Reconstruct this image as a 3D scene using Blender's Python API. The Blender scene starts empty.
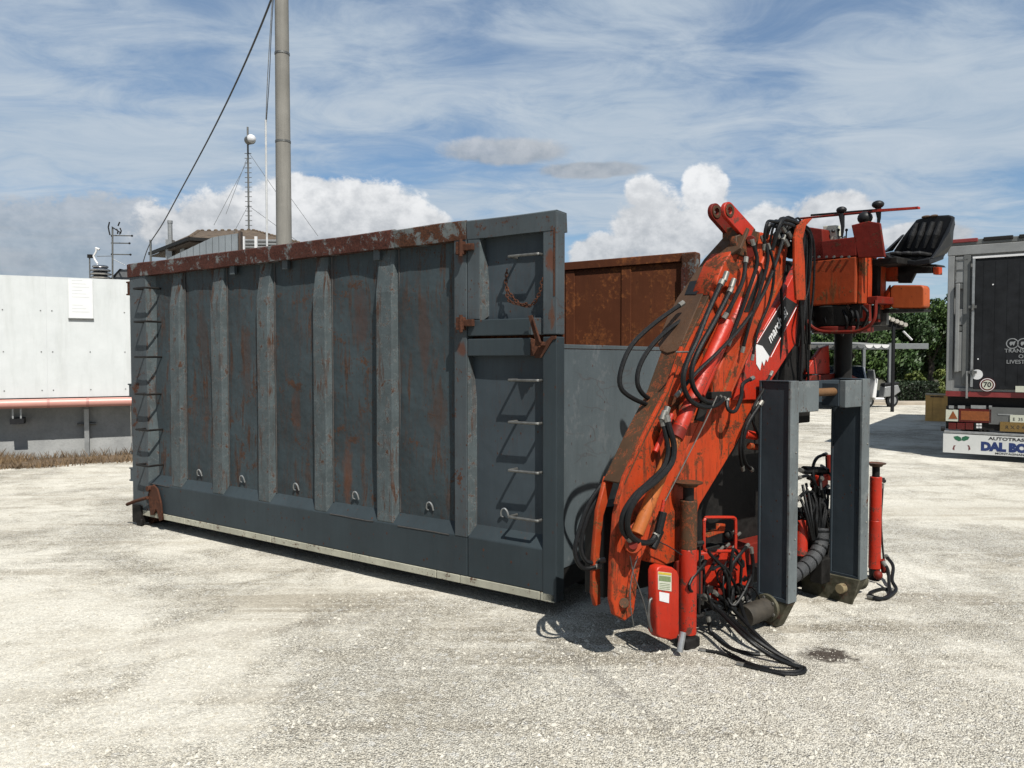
import bpy, bmesh, math, random
from mathutils import Vector, Matrix, noise as mnoise
random.seed(7)
S = bpy.context.scene
COL = S.collection
R = math.radians

# ------------------------------------------------------------ camera, light, sky
EYE = 1.72; FOC = 769.0; PITCH = R(1.94)
cd = bpy.data.cameras.new('camera'); cam = bpy.data.objects.new('camera', cd); COL.objects.link(cam)
cd.sensor_width = 36; cd.lens = FOC / 1024 * 36; cd.clip_start = 0.05; cd.clip_end = 3000
cam.location = (0, 0, EYE); cam.rotation_euler = (R(90) - PITCH, 0, 0)
S.camera = cam
S.view_settings.view_transform = 'Standard'; S.view_settings.look = 'None'
S.view_settings.exposure = 0.75; S.view_settings.gamma = 1
S.render.resolution_x = 1024; S.render.resolution_y = 768

SUNV = Vector((0.29, -0.67, 1.0)).normalized()      # towards the sun
sl = bpy.data.lights.new('sun', 'SUN'); sl.energy = 5.0; sl.angle = R(0.55); sl.color = (1.0, 0.96, 0.89)
sun = bpy.data.objects.new('sun', sl); COL.objects.link(sun)
sun.rotation_euler = SUNV.to_track_quat('Z', 'Y').to_euler(); sun.location = (3, -5, 12)

W = bpy.data.worlds.new('World'); S.world = W; W.use_nodes = True
def world():
    nt = W.node_tree; N = nt.nodes; Lk = nt.links; N.clear()
    out = N.new('ShaderNodeOutputWorld')
    def M(op, a, b=None, c=None, clamp=False):
        n = N.new('ShaderNodeMath'); n.operation = op; n.use_clamp = clamp
        for i, v in enumerate((a, b, c)):
            if v is None: continue
            if isinstance(v, (int, float)): n.inputs[i].default_value = v
            else: Lk.new(v, n.inputs[i])
        return n.outputs[0]
    def smooth(v, lo, hi, tlo=0, thi=1):
        n = N.new('ShaderNodeMapRange'); n.interpolation_type = 'SMOOTHSTEP'
        Lk.new(v, n.inputs[0])
        for i, q in enumerate((lo, hi, tlo, thi)): n.inputs[1 + i].default_value = q
        return n.outputs[0]
    def comb(x, y, z):
        n = N.new('ShaderNodeCombineXYZ')
        for i, v in enumerate((x, y, z)):
            if isinstance(v, (int, float)): n.inputs[i].default_value = v
            else: Lk.new(v, n.inputs[i])
        return n.outputs[0]
    def noise(vec, sc, det=6, rough=.55, dist=0.0):
        n = N.new('ShaderNodeTexNoise'); Lk.new(vec, n.inputs['Vector'])
        n.inputs['Scale'].default_value = sc; n.inputs['Detail'].default_value = det
        n.inputs['Roughness'].default_value = rough; n.inputs['Distortion'].default_value = dist
        return n.outputs[0]
    def mix(f, a, b):
        n = N.new('ShaderNodeMix'); n.data_type = 'RGBA'
        for s, v in ((0, f), (6, a), (7, b)):
            if isinstance(v, (int, float)): n.inputs[s].default_value = v
            elif isinstance(v, tuple): n.inputs[s].default_value = (*v, 1)
            else: Lk.new(v, n.inputs[s])
        return n.outputs[2]
    sky = N.new('ShaderNodeTexSky'); sky.sky_type = 'NISHITA'; sky.sun_disc = False
    sky.sun_elevation = math.asin(SUNV.z); sky.sun_rotation = math.atan2(SUNV.x, SUNV.y)
    sky.air_density = 1.0; sky.dust_density = 0.6; sky.ozone_density = 1.3; sky.altitude = 50
    tc = N.new('ShaderNodeTexCoord'); sp = N.new('ShaderNodeSeparateXYZ'); Lk.new(tc.outputs['Generated'], sp.inputs[0])
    x, y, z = sp.outputs
    az = M('ARCTAN2', x, y); el = M('ARCSINE', z)
    zz = M('ADD', M('MAXIMUM', z, 0.0), 0.10)
    dome = comb(M('DIVIDE', x, zz), M('DIVIDE', y, zz), 0.0)
    # high thin cloud, drawn out in one direction
    mp = N.new('ShaderNodeMapping'); Lk.new(dome, mp.inputs[0])
    mp.inputs['Rotation'].default_value = (0, 0, R(-28)); mp.inputs['Scale'].default_value = (0.72, 1.05, 1)
    n1 = noise(mp.outputs[0], 0.95, 10, .56, .7)
    n2 = noise(mp.outputs[0], 3.4, 9, .66, .9)
    veil = M('ADD', M('MULTIPLY', n1, .66), M('MULTIPLY', n2, .34))
    # clearings
    holes = None
    def blob(px, py, rx, ry):
        a0 = math.atan((px - 512) / FOC); e0 = math.atan((358 - py) / FOC * math.cos(a0))
        da = M('DIVIDE', M('SUBTRACT', az, a0), rx / FOC * math.cos(a0)); de = M('DIVIDE', M('SUBTRACT', el, e0), ry / FOC)
        return M('SUBTRACT', 1.0, M('ADD', M('MULTIPLY', da, da), M('MULTIPLY', de, de)))
    def union(items):
        r = None
        for b in items:
            q = blob(*b); r = q if r is None else M('SMOOTH_MAX', r, q, .25)
        return r
    hole = M('MAXIMUM', union([(745, 70, 90, 40), (250, -30, 190, 50), (420, 160, 160, 45), (980, 215, 160, 40), (480, 250, 150, 50)]), 0.0)
    thick = M('MAXIMUM', union([(620, 60, 130, 110), (930, 100, 160, 110), (150, 150, 230, 50), (330, 50, 140, 50), (300, 120, 160, 60)]), 0.0)
    veil = M('SUBTRACT', M('ADD', veil, M('MULTIPLY', thick, .08)), M('MULTIPLY', hole, .06))
    a_veil = smooth(veil, .35, .60, 0.24, .95)
    hz = smooth(el, 0.0, .30, .72, 0.0)
    a_veil = M('MAXIMUM', a_veil, hz)
    sb = N.new('ShaderNodeVectorMath'); sb.operation = 'SCALE'; Lk.new(sky.outputs[0], sb.inputs[0]); sb.inputs['Scale'].default_value = 0.082
    tint = N.new('ShaderNodeVectorMath'); tint.operation = 'MULTIPLY'; Lk.new(sb.outputs[0], tint.inputs[0]); tint.inputs[1].default_value = (.64, .98, 1.22)
    vcol = mix(n2, (.31, .42, .545), (.60, .655, .71))
    c = mix(a_veil, tint.outputs[0], vcol)
    # heaped clouds low over the horizon
    cv = comb(az, M('MULTIPLY', el, 1.25), 0.0)
    f1 = noise(cv, 15, 10, .62, .2); f2 = noise(cv, 44, 8, .66, 0)
    edge = M('ADD', M('MULTIPLY', M('SUBTRACT', f1, .5), 2.3), M('MULTIPLY', M('SUBTRACT', f2, .5), 1.25))
    def cumulus(c, items, lo, hi, base, top, amp=1.0, amax=.96, soft=.42):
        f = M('ADD', union(items), M('MULTIPLY', edge, amp))
        al = smooth(f, 0.02, soft, 0, amax)
        up = smooth(el, lo, hi)
        sh = M('ADD', M('MULTIPLY', up, .55), M('MULTIPLY', smooth(M('ADD', M('MULTIPLY', f1, .6), M('MULTIPLY', f2, .4)), .36, .62), .55), None, True)
        return mix(al, c, mix(sh, base, top))
    e = lambda py: math.atan((358 - py) / FOC)
    c = cumulus(c, [(40, 255, 200, 52), (-150, 240, 220, 60), (110, 235, 90, 40), (-420, 200, 260, 90)], e(290), e(205), (.26, .31, .37), (.50, .53, .57), .9, .8)
    c = cumulus(c, [(280, 225, 130, 36), (350, 212, 85, 36), (235, 232, 100, 30), (410, 228, 50, 22), (310, 196, 60, 22)], e(265), e(185), (.36, .39, .43), (.84, .85, .86), .8)
    c = cumulus(c, [(650, 226, 44, 44), (704, 193, 26, 28), (642, 196, 24, 20), (690, 235, 50, 30), (765, 232, 42, 26), (832, 212, 46, 22), (606, 255, 40, 22), (925, 236, 50, 14), (1420, 200, 150, 50), (1800, 210, 260, 70)], e(270), e(168), (.40, .43, .47), (.86, .87, .88), .75)
    c = cumulus(c, [(505, 153, 78, 15), (590, 172, 60, 9)], e(166), e(140), (.27, .31, .36), (.55, .57, .6), .6, .8, .6)
    # the same heaps go on round the horizon behind the viewer
    n3 = noise(comb(M('SINE', az), M('COSINE', az), M('MULTIPLY', el, 3.0)), 1.9, 3, .5)
    back = smooth(M('ABSOLUTE', az), .85, 1.1)
    fb = M('ADD', M('SUBTRACT', M('MULTIPLY', n3, 3.0), M('ADD', 1.15, M('MULTIPLY', M('ABSOLUTE', M('SUBTRACT', el, .1)), 6.0))), M('MULTIPLY', edge, .5))
    c = mix(M('MULTIPLY', smooth(fb, 0, .4), back), c, mix(smooth(el, .02, .25), (.35, .38, .42), (.75, .77, .79)))
    bg = N.new('ShaderNodeBackground'); Lk.new(c, bg.inputs[0]); bg.inputs[1].default_value = 0.62
    Lk.new(bg.outputs[0], out.inputs[0])
world()
W.cycles.sampling_method = 'MANUAL'; W.cycles.sample_map_resolution = 512

# ------------------------------------------------------------ surveying: picture point -> place on a real plane
def ray(px, py):
    x = (px - 512) / FOC; v = -(py - 384) / FOC
    return Vector((x, math.cos(PITCH) + v * math.sin(PITCH), -math.sin(PITCH) + v * math.cos(PITCH)))
def ground(px, py, h=0.0):
    d = ray(px, py); t = (h - EYE) / d.z; return Vector((d.x * t, d.y * t, h))
def at(px, py, Y):
    d = ray(px, py); t = Y / d.y; return Vector((d.x * t, Y, EYE + d.z * t))
class Frame:
    """a local frame standing on the ground at o, turned by ang about the vertical"""
    def __init__(s, o, ang):
        s.o = Vector((o[0], o[1], 0)); s.ang = ang
        s.u = Vector((math.cos(ang), math.sin(ang), 0)); s.v = Vector((-math.sin(ang), math.cos(ang), 0))
    def on(s, px, py, y=0.0):           # local (x, y, z) where the sight line meets local plane y
        d = ray(px, py); p = s.o + s.v * y
        t = p.dot(s.v) / d.dot(s.v); q = Vector((d.x * t, d.y * t, EYE + d.z * t)) - s.o
        return Vector((q.dot(s.u), y, q.z))
    def onx(s, px, py, x=0.0):
        d = ray(px, py); p = s.o + s.u * x
        t = p.dot(s.u) / d.dot(s.u); q = Vector((d.x * t, d.y * t, EYE + d.z * t)) - s.o
        return Vector((x, q.dot(s.v), q.z))

# ------------------------------------------------------------ mesh helpers
def catmull(pts, n=6):
    pts = [Vector(p) for p in pts]
    if len(pts) < 3: return pts
    P = [pts[0] * 2 - pts[1]] + pts + [pts[-1] * 2 - pts[-2]]; out = []
    for i in range(1, len(P) - 2):
        a, b, c, d = P[i - 1:i + 3]
        for k in range(n):
            t = k / n
            out.append(.5 * ((2 * b) + (c - a) * t + (2 * a - 5 * b + 4 * c - d) * t * t + (-a + 3 * b - 3 * c + d) * t ** 3))
    return out + [P[-2]]
class MB:
    def __init__(s): s.v = []; s.f = []
    def add(s, vs, fs):
        k = len(s.v); s.v += [tuple(v) for v in vs]; s.f += [tuple(i + k for i in f) for f in fs]; return s
    def box(s, x0, y0, z0, x1, y1, z1, M=None):
        x0, x1 = sorted((x0, x1)); y0, y1 = sorted((y0, y1)); z0, z1 = sorted((z0, z1))
        vs = [Vector(p) for p in ((x0, y0, z0), (x1, y0, z0), (x1, y1, z0), (x0, y1, z0), (x0, y0, z1), (x1, y0, z1), (x1, y1, z1), (x0, y1, z1))]
        if M: vs = [M @ v for v in vs]
        return s.add(vs, [(0, 3, 2, 1), (4, 5, 6, 7), (0, 1, 5, 4), (1, 2, 6, 5), (2, 3, 7, 6), (3, 0, 4, 7)])
    def prism(s, pts, off):              # polygon pts (3-D), pushed along off
        off = Vector(off); pts = [Vector(p) for p in pts]; n = len(pts)
        nrm = Vector((0, 0, 0))
        for i in range(n): nrm += pts[i].cross(pts[(i + 1) % n])
        if nrm.dot(off) > 0: pts = pts[::-1]
        return s.add(pts + [p + off for p in pts], [tuple(range(n)), tuple(range(2 * n - 1, n - 1, -1))] + [(i, i + n, (i + 1) % n + n, (i + 1) % n) for i in range(n)])
    def loft(s, rings, caps=True):
        n = len(rings[0]); k = len(rings); vs = [p for r in rings for p in r]; fs = []
        for j in range(k - 1):
            for i in range(n): fs.append((j * n + i, j * n + (i + 1) % n, (j + 1) * n + (i + 1) % n, (j + 1) * n + i))
        if caps: fs += [tuple(range(n - 1, -1, -1)), tuple(range((k - 1) * n, k * n))]
        return s.add(vs, fs)
    def tube(s, pts, r, n=8, caps=True):
        pts = [Vector(p) for p in pts]; rr = r if isinstance(r, (list, tuple)) else [r] * len(pts); rings = []
        up = None
        for i, p in enumerate(pts):
            d = (pts[min(i + 1, len(pts) - 1)] - pts[max(i - 1, 0)])
            if d.length < 1e-7: d = Vector((0, 0, 1))
            d.normalize()
            if up is None: up = d.orthogonal().normalized()
            up = (up - d * up.dot(d));
            if up.length < 1e-5: up = d.orthogonal()
            up.normalize(); w = d.cross(up)
            rings.append([p + (up * math.cos(a) + w * math.sin(a)) * rr[i] for a in [2 * math.pi * k / n for k in range(n)]])
        return s.loft(rings, caps)
    def cyl(s, a, b, r, r2=None, n=20): return s.tube([a, b], [r, r if r2 is None else r2], n)
    def ball(s, c, r, n=10, sc=(1, 1, 1)):
        c = Vector(c); rings = []
        for j in range(n + 1):
            t = math.pi * j / n; q = max(math.sin(t), 1e-3)
            rings.append([c + Vector((r * sc[0] * q * math.cos(a), r * sc[1] * q * math.sin(a), -r * sc[2] * math.cos(t))) for a in [2 * math.pi * k / (2 * n) for k in range(2 * n)]])
        return s.loft(rings)
    def build(s, name, mat, parent=None, bevel=0, smooth=None, label=None, wobble=0):
        me = bpy.data.meshes.new(name); me.from_pydata(s.v, [], s.f); me.validate()
        o = bpy.data.objects.new(name, me); COL.objects.link(o); me.materials.append(mat)
        if parent: o.parent = parent
        bm = bmesh.new(); bm.from_mesh(me)
        bmesh.ops.recalc_face_normals(bm, faces=bm.faces)
        bm.to_mesh(me); bm.free()
        if bevel:
            b = o.modifiers.new('b', 'BEVEL'); b.width = bevel; b.segments = 2; b.limit_method = 'ANGLE'; b.angle_limit = R(35)
        if smooth is None: smooth = len(s.v) > 30
        if smooth:
            me.shade_smooth()
            me.set_sharp_from_angle(angle=R(38)) if hasattr(me, 'set_sharp_from_angle') else None
        if label: o['label'] = label
        return o
def plate(name, mat, parent, pts, t, y0, holes=(), bev=0.004, label=None, rnd=0):
    """steel plate in the local x-z plane: outline pts (x, z), thickness t towards +y from y0, round holes (x, z, r)"""
    cu = bpy.data.curves.new('tmp', 'CURVE'); cu.dimensions = '2D'; cu.fill_mode = 'BOTH'
    cu.extrude = max(t / 2 - bev, .0005); cu.bevel_depth = bev; cu.bevel_resolution = 1; cu.offset = -bev
    def spl(p):
        sp = cu.splines.new('POLY'); sp.points.add(len(p) - 1)
        for i, q in enumerate(p): sp.points[i].co = (q[0], q[1], 0, 1)
        sp.use_cyclic_u = True
    spl(pts)
    for hx, hz, hr in holes: spl([(hx + hr * math.cos(2 * math.pi * k / 18), hz + hr * math.sin(2 * math.pi * k / 18)) for k in range(18)])
    tmp = bpy.data.objects.new('tmp', cu)
    me = bpy.data.meshes.new_from_object(tmp); me.name = name
    bpy.data.objects.remove(tmp); bpy.data.curves.remove(cu)
    me.transform(Matrix(((1, 0, 0, 0), (0, 0, -1, y0 + t / 2), (0, 1, 0, 0), (0, 0, 0, 1))))
    me.materials.clear(); me.materials.append(mat)
    o = bpy.data.objects.new(name, me); COL.objects.link(o); o.parent = parent
    if label: o['label'] = label
    return o
def arc(cx, cz, r, a0, a1, n=8): return [(cx + r * math.cos(R(a0 + (a1 - a0) * k / n)), cz + r * math.sin(R(a0 + (a1 - a0) * k / n))) for k in range(n + 1)]
def tag(o, label=None, cat=None, group=None, kind=None):
    for k, v in (('label', label), ('category', cat), ('group', group), ('kind', kind)):
        if v: o[k] = v
    return o
def thing(name, label, cat, loc=(0, 0, 0), rz=0.0, group=None):
    o = bpy.data.objects.new(name, None); COL.objects.link(o); o.empty_display_size = .2
    o.location = loc; o.rotation_euler = (0, 0, rz); return tag(o, label, cat, group)
def text(name, body, mat, parent, loc, size, rot=(R(90), 0, 0), ext=.0012, align='CENTER', shear=0, sx=1.0, bold=0.0, label=None):
    cu = bpy.data.curves.new('tmp', 'FONT'); cu.body = body; cu.size = size; cu.extrude = ext; cu.align_x = align; cu.align_y = 'CENTER'
    cu.shear = shear; cu.offset = bold; cu.resolution_u = 3; cu.space_line = .9
    tmp = bpy.data.objects.new('tmp', cu); me = bpy.data.meshes.new_from_object(tmp); me.name = name
    bpy.data.objects.remove(tmp); bpy.data.curves.remove(cu)
    me.transform(Matrix.Diagonal((sx, 1, 1, 1)))
    me.materials.clear(); me.materials.append(mat)
    o = bpy.data.objects.new(name, me); COL.objects.link(o); o.parent = parent; o.location = loc; o.rotation_euler = rot
    if label: o['label'] = label
    return o

# ------------------------------------------------------------ materials
AL = .58
class Mt:
    def __init__(s, name):
        s.m = bpy.data.materials.new(name); s.m.use_nodes = True; s.N = s.m.node_tree.nodes; s.L = s.m.node_tree.links
        s.b = s.N['Principled BSDF']; s.tc = s.N.new('ShaderNodeTexCoord')
    def put(s, sock, v):
        if isinstance(v, (int, float)): sock.default_value = v
        elif isinstance(v, tuple): sock.default_value = (*v, 1) if len(v) == 3 and sock.type == 'RGBA' else v
        else: s.L.new(v, sock)
    def vec(s, scale=(1, 1, 1), rot=(0, 0, 0), loc=(0, 0, 0), co='Object'):
        n = s.N.new('ShaderNodeMapping'); s.L.new(s.tc.outputs[co], n.inputs[0]); n.inputs['Scale'].default_value = scale
        n.inputs['Rotation'].default_value = rot; n.inputs['Location'].default_value = loc; return n.outputs[0]
    def noise(s, sc, det=5, rough=.6, vec=None, dist=0):
        n = s.N.new('ShaderNodeTexNoise'); s.L.new(vec if vec is not None else s.tc.outputs['Object'], n.inputs['Vector'])
        n.inputs['Scale'].default_value = sc; n.inputs['Detail'].default_value = det; n.inputs['Roughness'].default_value = rough; n.inputs['Distortion'].default_value = dist
        return n.outputs[0]
    def vor(s, sc, feat='F1', vec=None, out=0, rnd=1):
        n = s.N.new('ShaderNodeTexVoronoi'); n.feature = feat; s.L.new(vec if vec is not None else s.tc.outputs['Object'], n.inputs['Vector'])
        n.inputs['Scale'].default_value = sc; n.inputs['Randomness'].default_value = rnd; return n.outputs[out]
    def rng(s, v, lo, hi, a=0.0, b=1.0):
        n = s.N.new('ShaderNodeMapRange'); s.put(n.inputs[0], v)
        for i, q in enumerate((lo, hi, a, b)): n.inputs[i + 1].default_value = q
        return n.outputs[0]
    def math(s, op, a, b=None):
        n = s.N.new('ShaderNodeMath'); n.operation = op; s.put(n.inputs[0], a)
        if b is not None: s.put(n.inputs[1], b)
        return n.outputs[0]
    def mix(s, f, a, b, mode='MIX'):
        n = s.N.new('ShaderNodeMix'); n.data_type = 'RGBA'; n.blend_type = mode; s.put(n.inputs[0], f); s.put(n.inputs[6], a); s.put(n.inputs[7], b); return n.outputs[2]
    def bump(s, h, strength=.3, dist=.01, prev=None):
        n = s.N.new('ShaderNodeBump'); s.put(n.inputs['Height'], h); n.inputs['Strength'].default_value = strength; n.inputs['Distance'].default_value = dist
        if prev is not None: s.L.new(prev, n.inputs['Normal'])
        return n.outputs[0]
    def done(s, col, rough=.6, metal=0.0, nrm=None, spec=.5):
        s.put(s.b.inputs['Base Color'], col); s.put(s.b.inputs['Roughness'], rough); s.put(s.b.inputs['Metallic'], metal)
        s.b.inputs['Specular IOR Level'].default_value = spec
        if nrm is not None: s.L.new(nrm, s.b.inputs['Normal'])
        return s.m
def plain(name, col, rough=.6, metal=0.0, var=.15, sc=12, bump=.0, spec=.5):
    col = tuple(v * AL for v in col)
    m = Mt(name); n = m.noise(sc, 5)
    c = m.mix(m.rng(n, .3, .7), tuple(v * (1 - var) for v in col), tuple(min(1, v * (1 + var)) for v in col))
    return m.done(c, m.rng(n, .2, .8, rough * .85, min(1, rough * 1.15)), metal, m.bump(n, bump, .01) if bump else None, spec)
def steel_paint(name, col, rust=.5, sc=3.0, streak=.0, chips=.3, light=None, rustc=((.035, .016, .010), (.11, .042, .020)), rough=.5, scratch=0.0, dent=.25, dust=0.0, wash=0.25, spec=.20):
    """paint on steel: faded patches, rust clouds, vertical runs, small chips, scratches"""
    col = tuple(v * AL for v in col); rustc = tuple(tuple(v * AL for v in c) for c in rustc); light = light and tuple(v * AL for v in light)
    m = Mt(name)
    big = m.noise(sc * .45, 4, .6); mid = m.noise(sc * 1.6, 7, .68, dist=.4); fine = m.noise(sc * 14, 4, .7)
    base = m.mix(m.rng(big, .3, .7), tuple(v * (1 - wash) for v in col), tuple(v * (1 + wash) for v in col))
    run = m.noise(1.0, 5, .65, m.vec((26, 26, 1.6)))
    base = m.mix(m.rng(run, .45, .75, 0, .38), base, tuple(v * .62 for v in col))
    if light: base = m.mix(m.rng(m.math('ADD', m.math('MULTIPLY', mid, .6), m.math('MULTIPLY', fine, .4)), .52, .60, 0, .85), base, light)
    rc = m.mix(m.rng(fine, .35, .65), rustc[0], rustc[1])
    k = .665 - .22 * rust
    msk = m.math('ADD', m.math('MULTIPLY', mid, .75), m.math('MULTIPLY', fine, .25))
    rm = m.rng(msk, k, k + .05)
    if streak:
        rs = m.noise(1.0, 6, .72, m.vec((16, 16, 2.2), loc=(3, 7, 2)))
        q = .70 - .16 * streak
        rm = m.math('MAXIMUM', rm, m.math('MULTIPLY', m.rng(rs, q, q + .07), m.rng(big, .40, .6, .25, 1)))
    if scratch:
        for i, (a, b) in enumerate(((35, 9), (-55, 7), (80, 11))):
            sv = m.noise(1.0, 3, .5, m.vec((b * 4.5, 1, b * .35), rot=(0, R(a), 0), loc=(i * 5, 0, i * 3)), dist=.6)
            line = m.math('MULTIPLY', m.rng(m.math('ABSOLUTE', m.math('SUBTRACT', sv, .5)), .0, .011, 1, 0), m.rng(m.noise(2.2, 3, .5, m.vec(loc=(9 + i, 2, 4))), .50, .62))
            rm = m.math('MAXIMUM', rm, m.math('MULTIPLY', line, scratch))
    if chips:
        ch = m.vor(sc * 9, vec=m.vec((1, 1, .7)))
        rm = m.math('MAXIMUM', rm, m.math('MULTIPLY', m.rng(ch, .12 + .1 * chips, .08 + .1 * chips), m.rng(mid, .45, .55)))
    c = m.mix(rm, base, rc)
    if dust: c = m.mix(m.rng(m.noise(sc * 3, 6, .7), .35, .75, 0, dust), c, (.30, .27, .22))
    h = m.math('ADD', m.math('MULTIPLY', rm, .35), m.math('MULTIPLY', fine, .10))
    nr = m.bump(h, .35, .004); nr = m.bump(big, dent, .05, nr)
    return m.done(c, m.rng(m.math('ADD', m.math('MULTIPLY', fine, .5), rm), .2, 1.2, rough, .92), 0, nr, spec)

M_panel = steel_paint('panel_paint', (.045, .062, .070), rust=.42, sc=3.6, streak=1.08, chips=.7, scratch=1.0, rough=.62, dent=.8, rustc=((.040, .026, .020), (.095, .048, .030)))
M_door = steel_paint('door_panel_paint', (.050, .066, .078), rust=.12, sc=2.2, streak=.2, chips=.1, scratch=.45, rough=.58, dent=.5)
M_rib = steel_paint('rib_paint', (.082, .102, .108), rust=.46, sc=8, streak=1.0, chips=1, light=(.18, .205, .21), rough=.6, rustc=((.045, .028, .02), (.105, .05, .03)))
M_beam = steel_paint('beam_paint', (.038, .052, .060), rust=.08, sc=2.0, streak=.15, chips=.3, scratch=.2, rough=.55)
M_post = steel_paint('post_paint', (.074, .090, .099), rust=.45, sc=3.4, streak=.35, chips=.6, scratch=.5, rough=.58)
M_rail = steel_paint('rusted_rail_paint', (.17, .185, .185), rust=1.15, sc=6, streak=.6, chips=1, scratch=.6, rough=.75, rustc=((.036, .013, .010), (.105, .034, .022)), dent=.7)
M_railg = steel_paint('scratched_rail_paint', (.13, .145, .145), rust=1.0, sc=6, streak=.5, chips=.9, scratch=1, rough=.68, dent=.6)
M_rust = steel_paint('bare_rust', (.07, .028, .016), rust=.9, sc=3.5, streak=.8, rough=.9, rustc=((.04, .017, .011), (.13, .048, .024)), dent=.5)
M_inner = steel_paint('rusty_inner_wall', (.125, .036, .012), rust=.65, sc=1.6, streak=1.0, chips=.5, rough=.85, rustc=((.06, .019, .009), (.26, .085, .025)), dent=.6)
M_strip = steel_paint('cream_runner_paint', (.46, .45, .36), rust=.45, sc=5, streak=.3, chips=.8, rough=.7, dust=.2)
M_frame = steel_paint('hook_frame_paint', (.046, .060, .072), rust=.05, sc=3, streak=.1, chips=.3, rough=.5)
M_fsun = steel_paint('sunlit_chipped_frame_paint', (.15, .172, .178), rust=.22, sc=4, streak=.3, chips=.8, light=(.21, .23, .23), rough=.6, scratch=.6)  # sunlit copy of the frame paint, brightness put into the colour; chips are wear
M_oliv = steel_paint('muddy_steel', (.060, .058, .034), rust=.5, sc=6, rough=.85, dust=.22)
M_red = steel_paint('red_lacquer', (.50, .026, .008), rust=.50, sc=6, chips=.8, streak=.4, scratch=.6, rough=.42, rustc=((.05, .022, .015), (.14, .05, .03)), spec=.35, wash=.15)
M_orange = steel_paint('faded_orange_paint', (.47, .050, .011), rust=.62, sc=5, chips=1, streak=1.0, scratch=.8, light=(.40, .095, .026), rough=.48, rustc=((.03, .016, .010), (.15, .045, .014)), wash=.2)
M_orange2 = steel_paint('worn_orange_paint', (.40, .05, .012), rust=.62, sc=6, chips=1, streak=.7, scratch=.8, light=(.42, .16, .05), rough=.55, rustc=((.045, .025, .012), (.16, .07, .025)))
M_brown = steel_paint('greasy_brown_steel', (.075, .042, .022), rust=.45, sc=7, chips=1, light=(.40, .075, .022), rough=.55, rustc=((.03, .02, .012), (.12, .055, .02)))
M_cover = steel_paint('greasy_cover_steel', (.095, .052, .030), rust=.55, sc=7, chips=1, rough=.6, rustc=((.035, .022, .014), (.13, .055, .022)))
M_dred = steel_paint('dull_dark_red_paint', (.17, .013, .006), rust=.45, sc=6, chips=.8, streak=.3, rough=.6)
M_hose = plain('black_rubber', (.006, .0064, .007), .5, var=.35, sc=60, bump=.2, spec=.22)
M_wrap = plain('woven_hose_wrap', (.035, .037, .04), .7, var=.4, sc=90, bump=.6)
M_blk = plain('black_plastic', (.010, .0105, .012), .5, var=.3, sc=20, spec=.25)
M_grim = plain('oily_black_steel', (.013, .012, .011), .65, var=.5, sc=18, bump=.3, spec=.2)
M_zinc = plain('zinc_fitting', (.30, .29, .26), .45, .7, var=.2, sc=30)
M_galv = plain('galvanised_steel', (.42, .43, .43), .42, .6, var=.15, sc=15)
M_dsteel = plain('dull_steel', (.20, .20, .19), .5, .7, var=.3, sc=20, bump=.2)
M_white = plain('white_print', (.80, .80, .80), .5, var=.03)
M_lbl = plain('label_print', (.62, .63, .52), .5, var=.08, sc=60)
M_lblg = plain('label_green_print', (.20, .27, .12), .5, var=.2, sc=80)
M_txtk = plain('black_print', (.015, .015, .015), .5, var=.05)
M_grass_dry = plain('dry_weed', (.19, .125, .065), .85, var=.5, sc=4)

def stain(mat, cx, cz, rx, rz, col, amt=.9):
    """one rust stain of its own shape on a painted sheet"""
    m = Mt.__new__(Mt); m.m = mat; m.N = mat.node_tree.nodes; m.L = mat.node_tree.links; m.b = m.N['Principled BSDF']; m.tc = m.N.new('ShaderNodeTexCoord')
    old = m.b.inputs['Base Color'].links[0].from_socket; sp = m.N.new('ShaderNodeSeparateXYZ'); m.L.new(m.tc.outputs['Object'], sp.inputs[0])
    ex = m.math('DIVIDE', m.math('SUBTRACT', sp.outputs[0], cx), rx); ez = m.math('DIVIDE', m.math('SUBTRACT', sp.outputs[2], cz), rz)
    f = m.math('SUBTRACT', 1.0, m.math('ADD', m.math('MULTIPLY', ex, ex), m.math('MULTIPLY', ez, ez)))
    f = m.math('ADD', f, m.math('MULTIPLY', m.math('SUBTRACT', m.noise(1, 6, .7, m.vec((14, 14, 6))), .5), 2.6))
    m.L.new(m.mix(m.rng(f, .25, .75, 0, amt), old, col), m.b.inputs['Base Color'])
for q in ((-2.02, .80, .07, .34, (.10, .035, .016)), (-1.18, 1.9, .07, .40, (.06, .028, .018)), (-1.05, 1.35, .10, .22, (.055, .028, .018)), (-1.85, 2.05, .10, .30, (.055, .026, .018)), (-2.62, 1.25, .08, .22, (.07, .030, .018)), (-3.3, 1.7, .10, .4, (.05, .026, .018)), (-3.95, 1.9, .09, .4, (.045, .025, .018)), (-.80, 1.0, .04, .3, (.05, .026, .018))): stain(M_panel, *q[:4], (q[4][0] * .75, q[4][1] * .85, q[4][2] * .95), .55)
for q in ((-.04, 2.35, .05, .10, (.08, .03, .016)), (-.03, 2.0, .03, .12, (.07, .03, .016)), (-.79, 2.43, .05, .08, (.06, .025, .016)), (-.78, 1.78, .05, .07, (.06, .025, .016))): stain(M_post, *q, .9)
def chain_links(pts, r, t, n=8):
    mb = MB(); c = catmull(pts, 5); 
    d = 0; 
    for i in range(0, len(c) - 1):
        a, b = c[i], c[i + 1]; ax = (b - a).normalized(); s1 = ax.orthogonal().normalized(); s2 = ax.cross(s1)
        s_ = s1 if i % 2 else s2; mid = (a + b) / 2; L = (b - a).length * .75
        ring = [mid + ax * L * math.cos(q) + s_ * r * math.sin(q) for q in [2 * math.pi * k / n for k in range(n + 1)]]
        mb.tube(ring, t, 5, False)
    return mb

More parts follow.
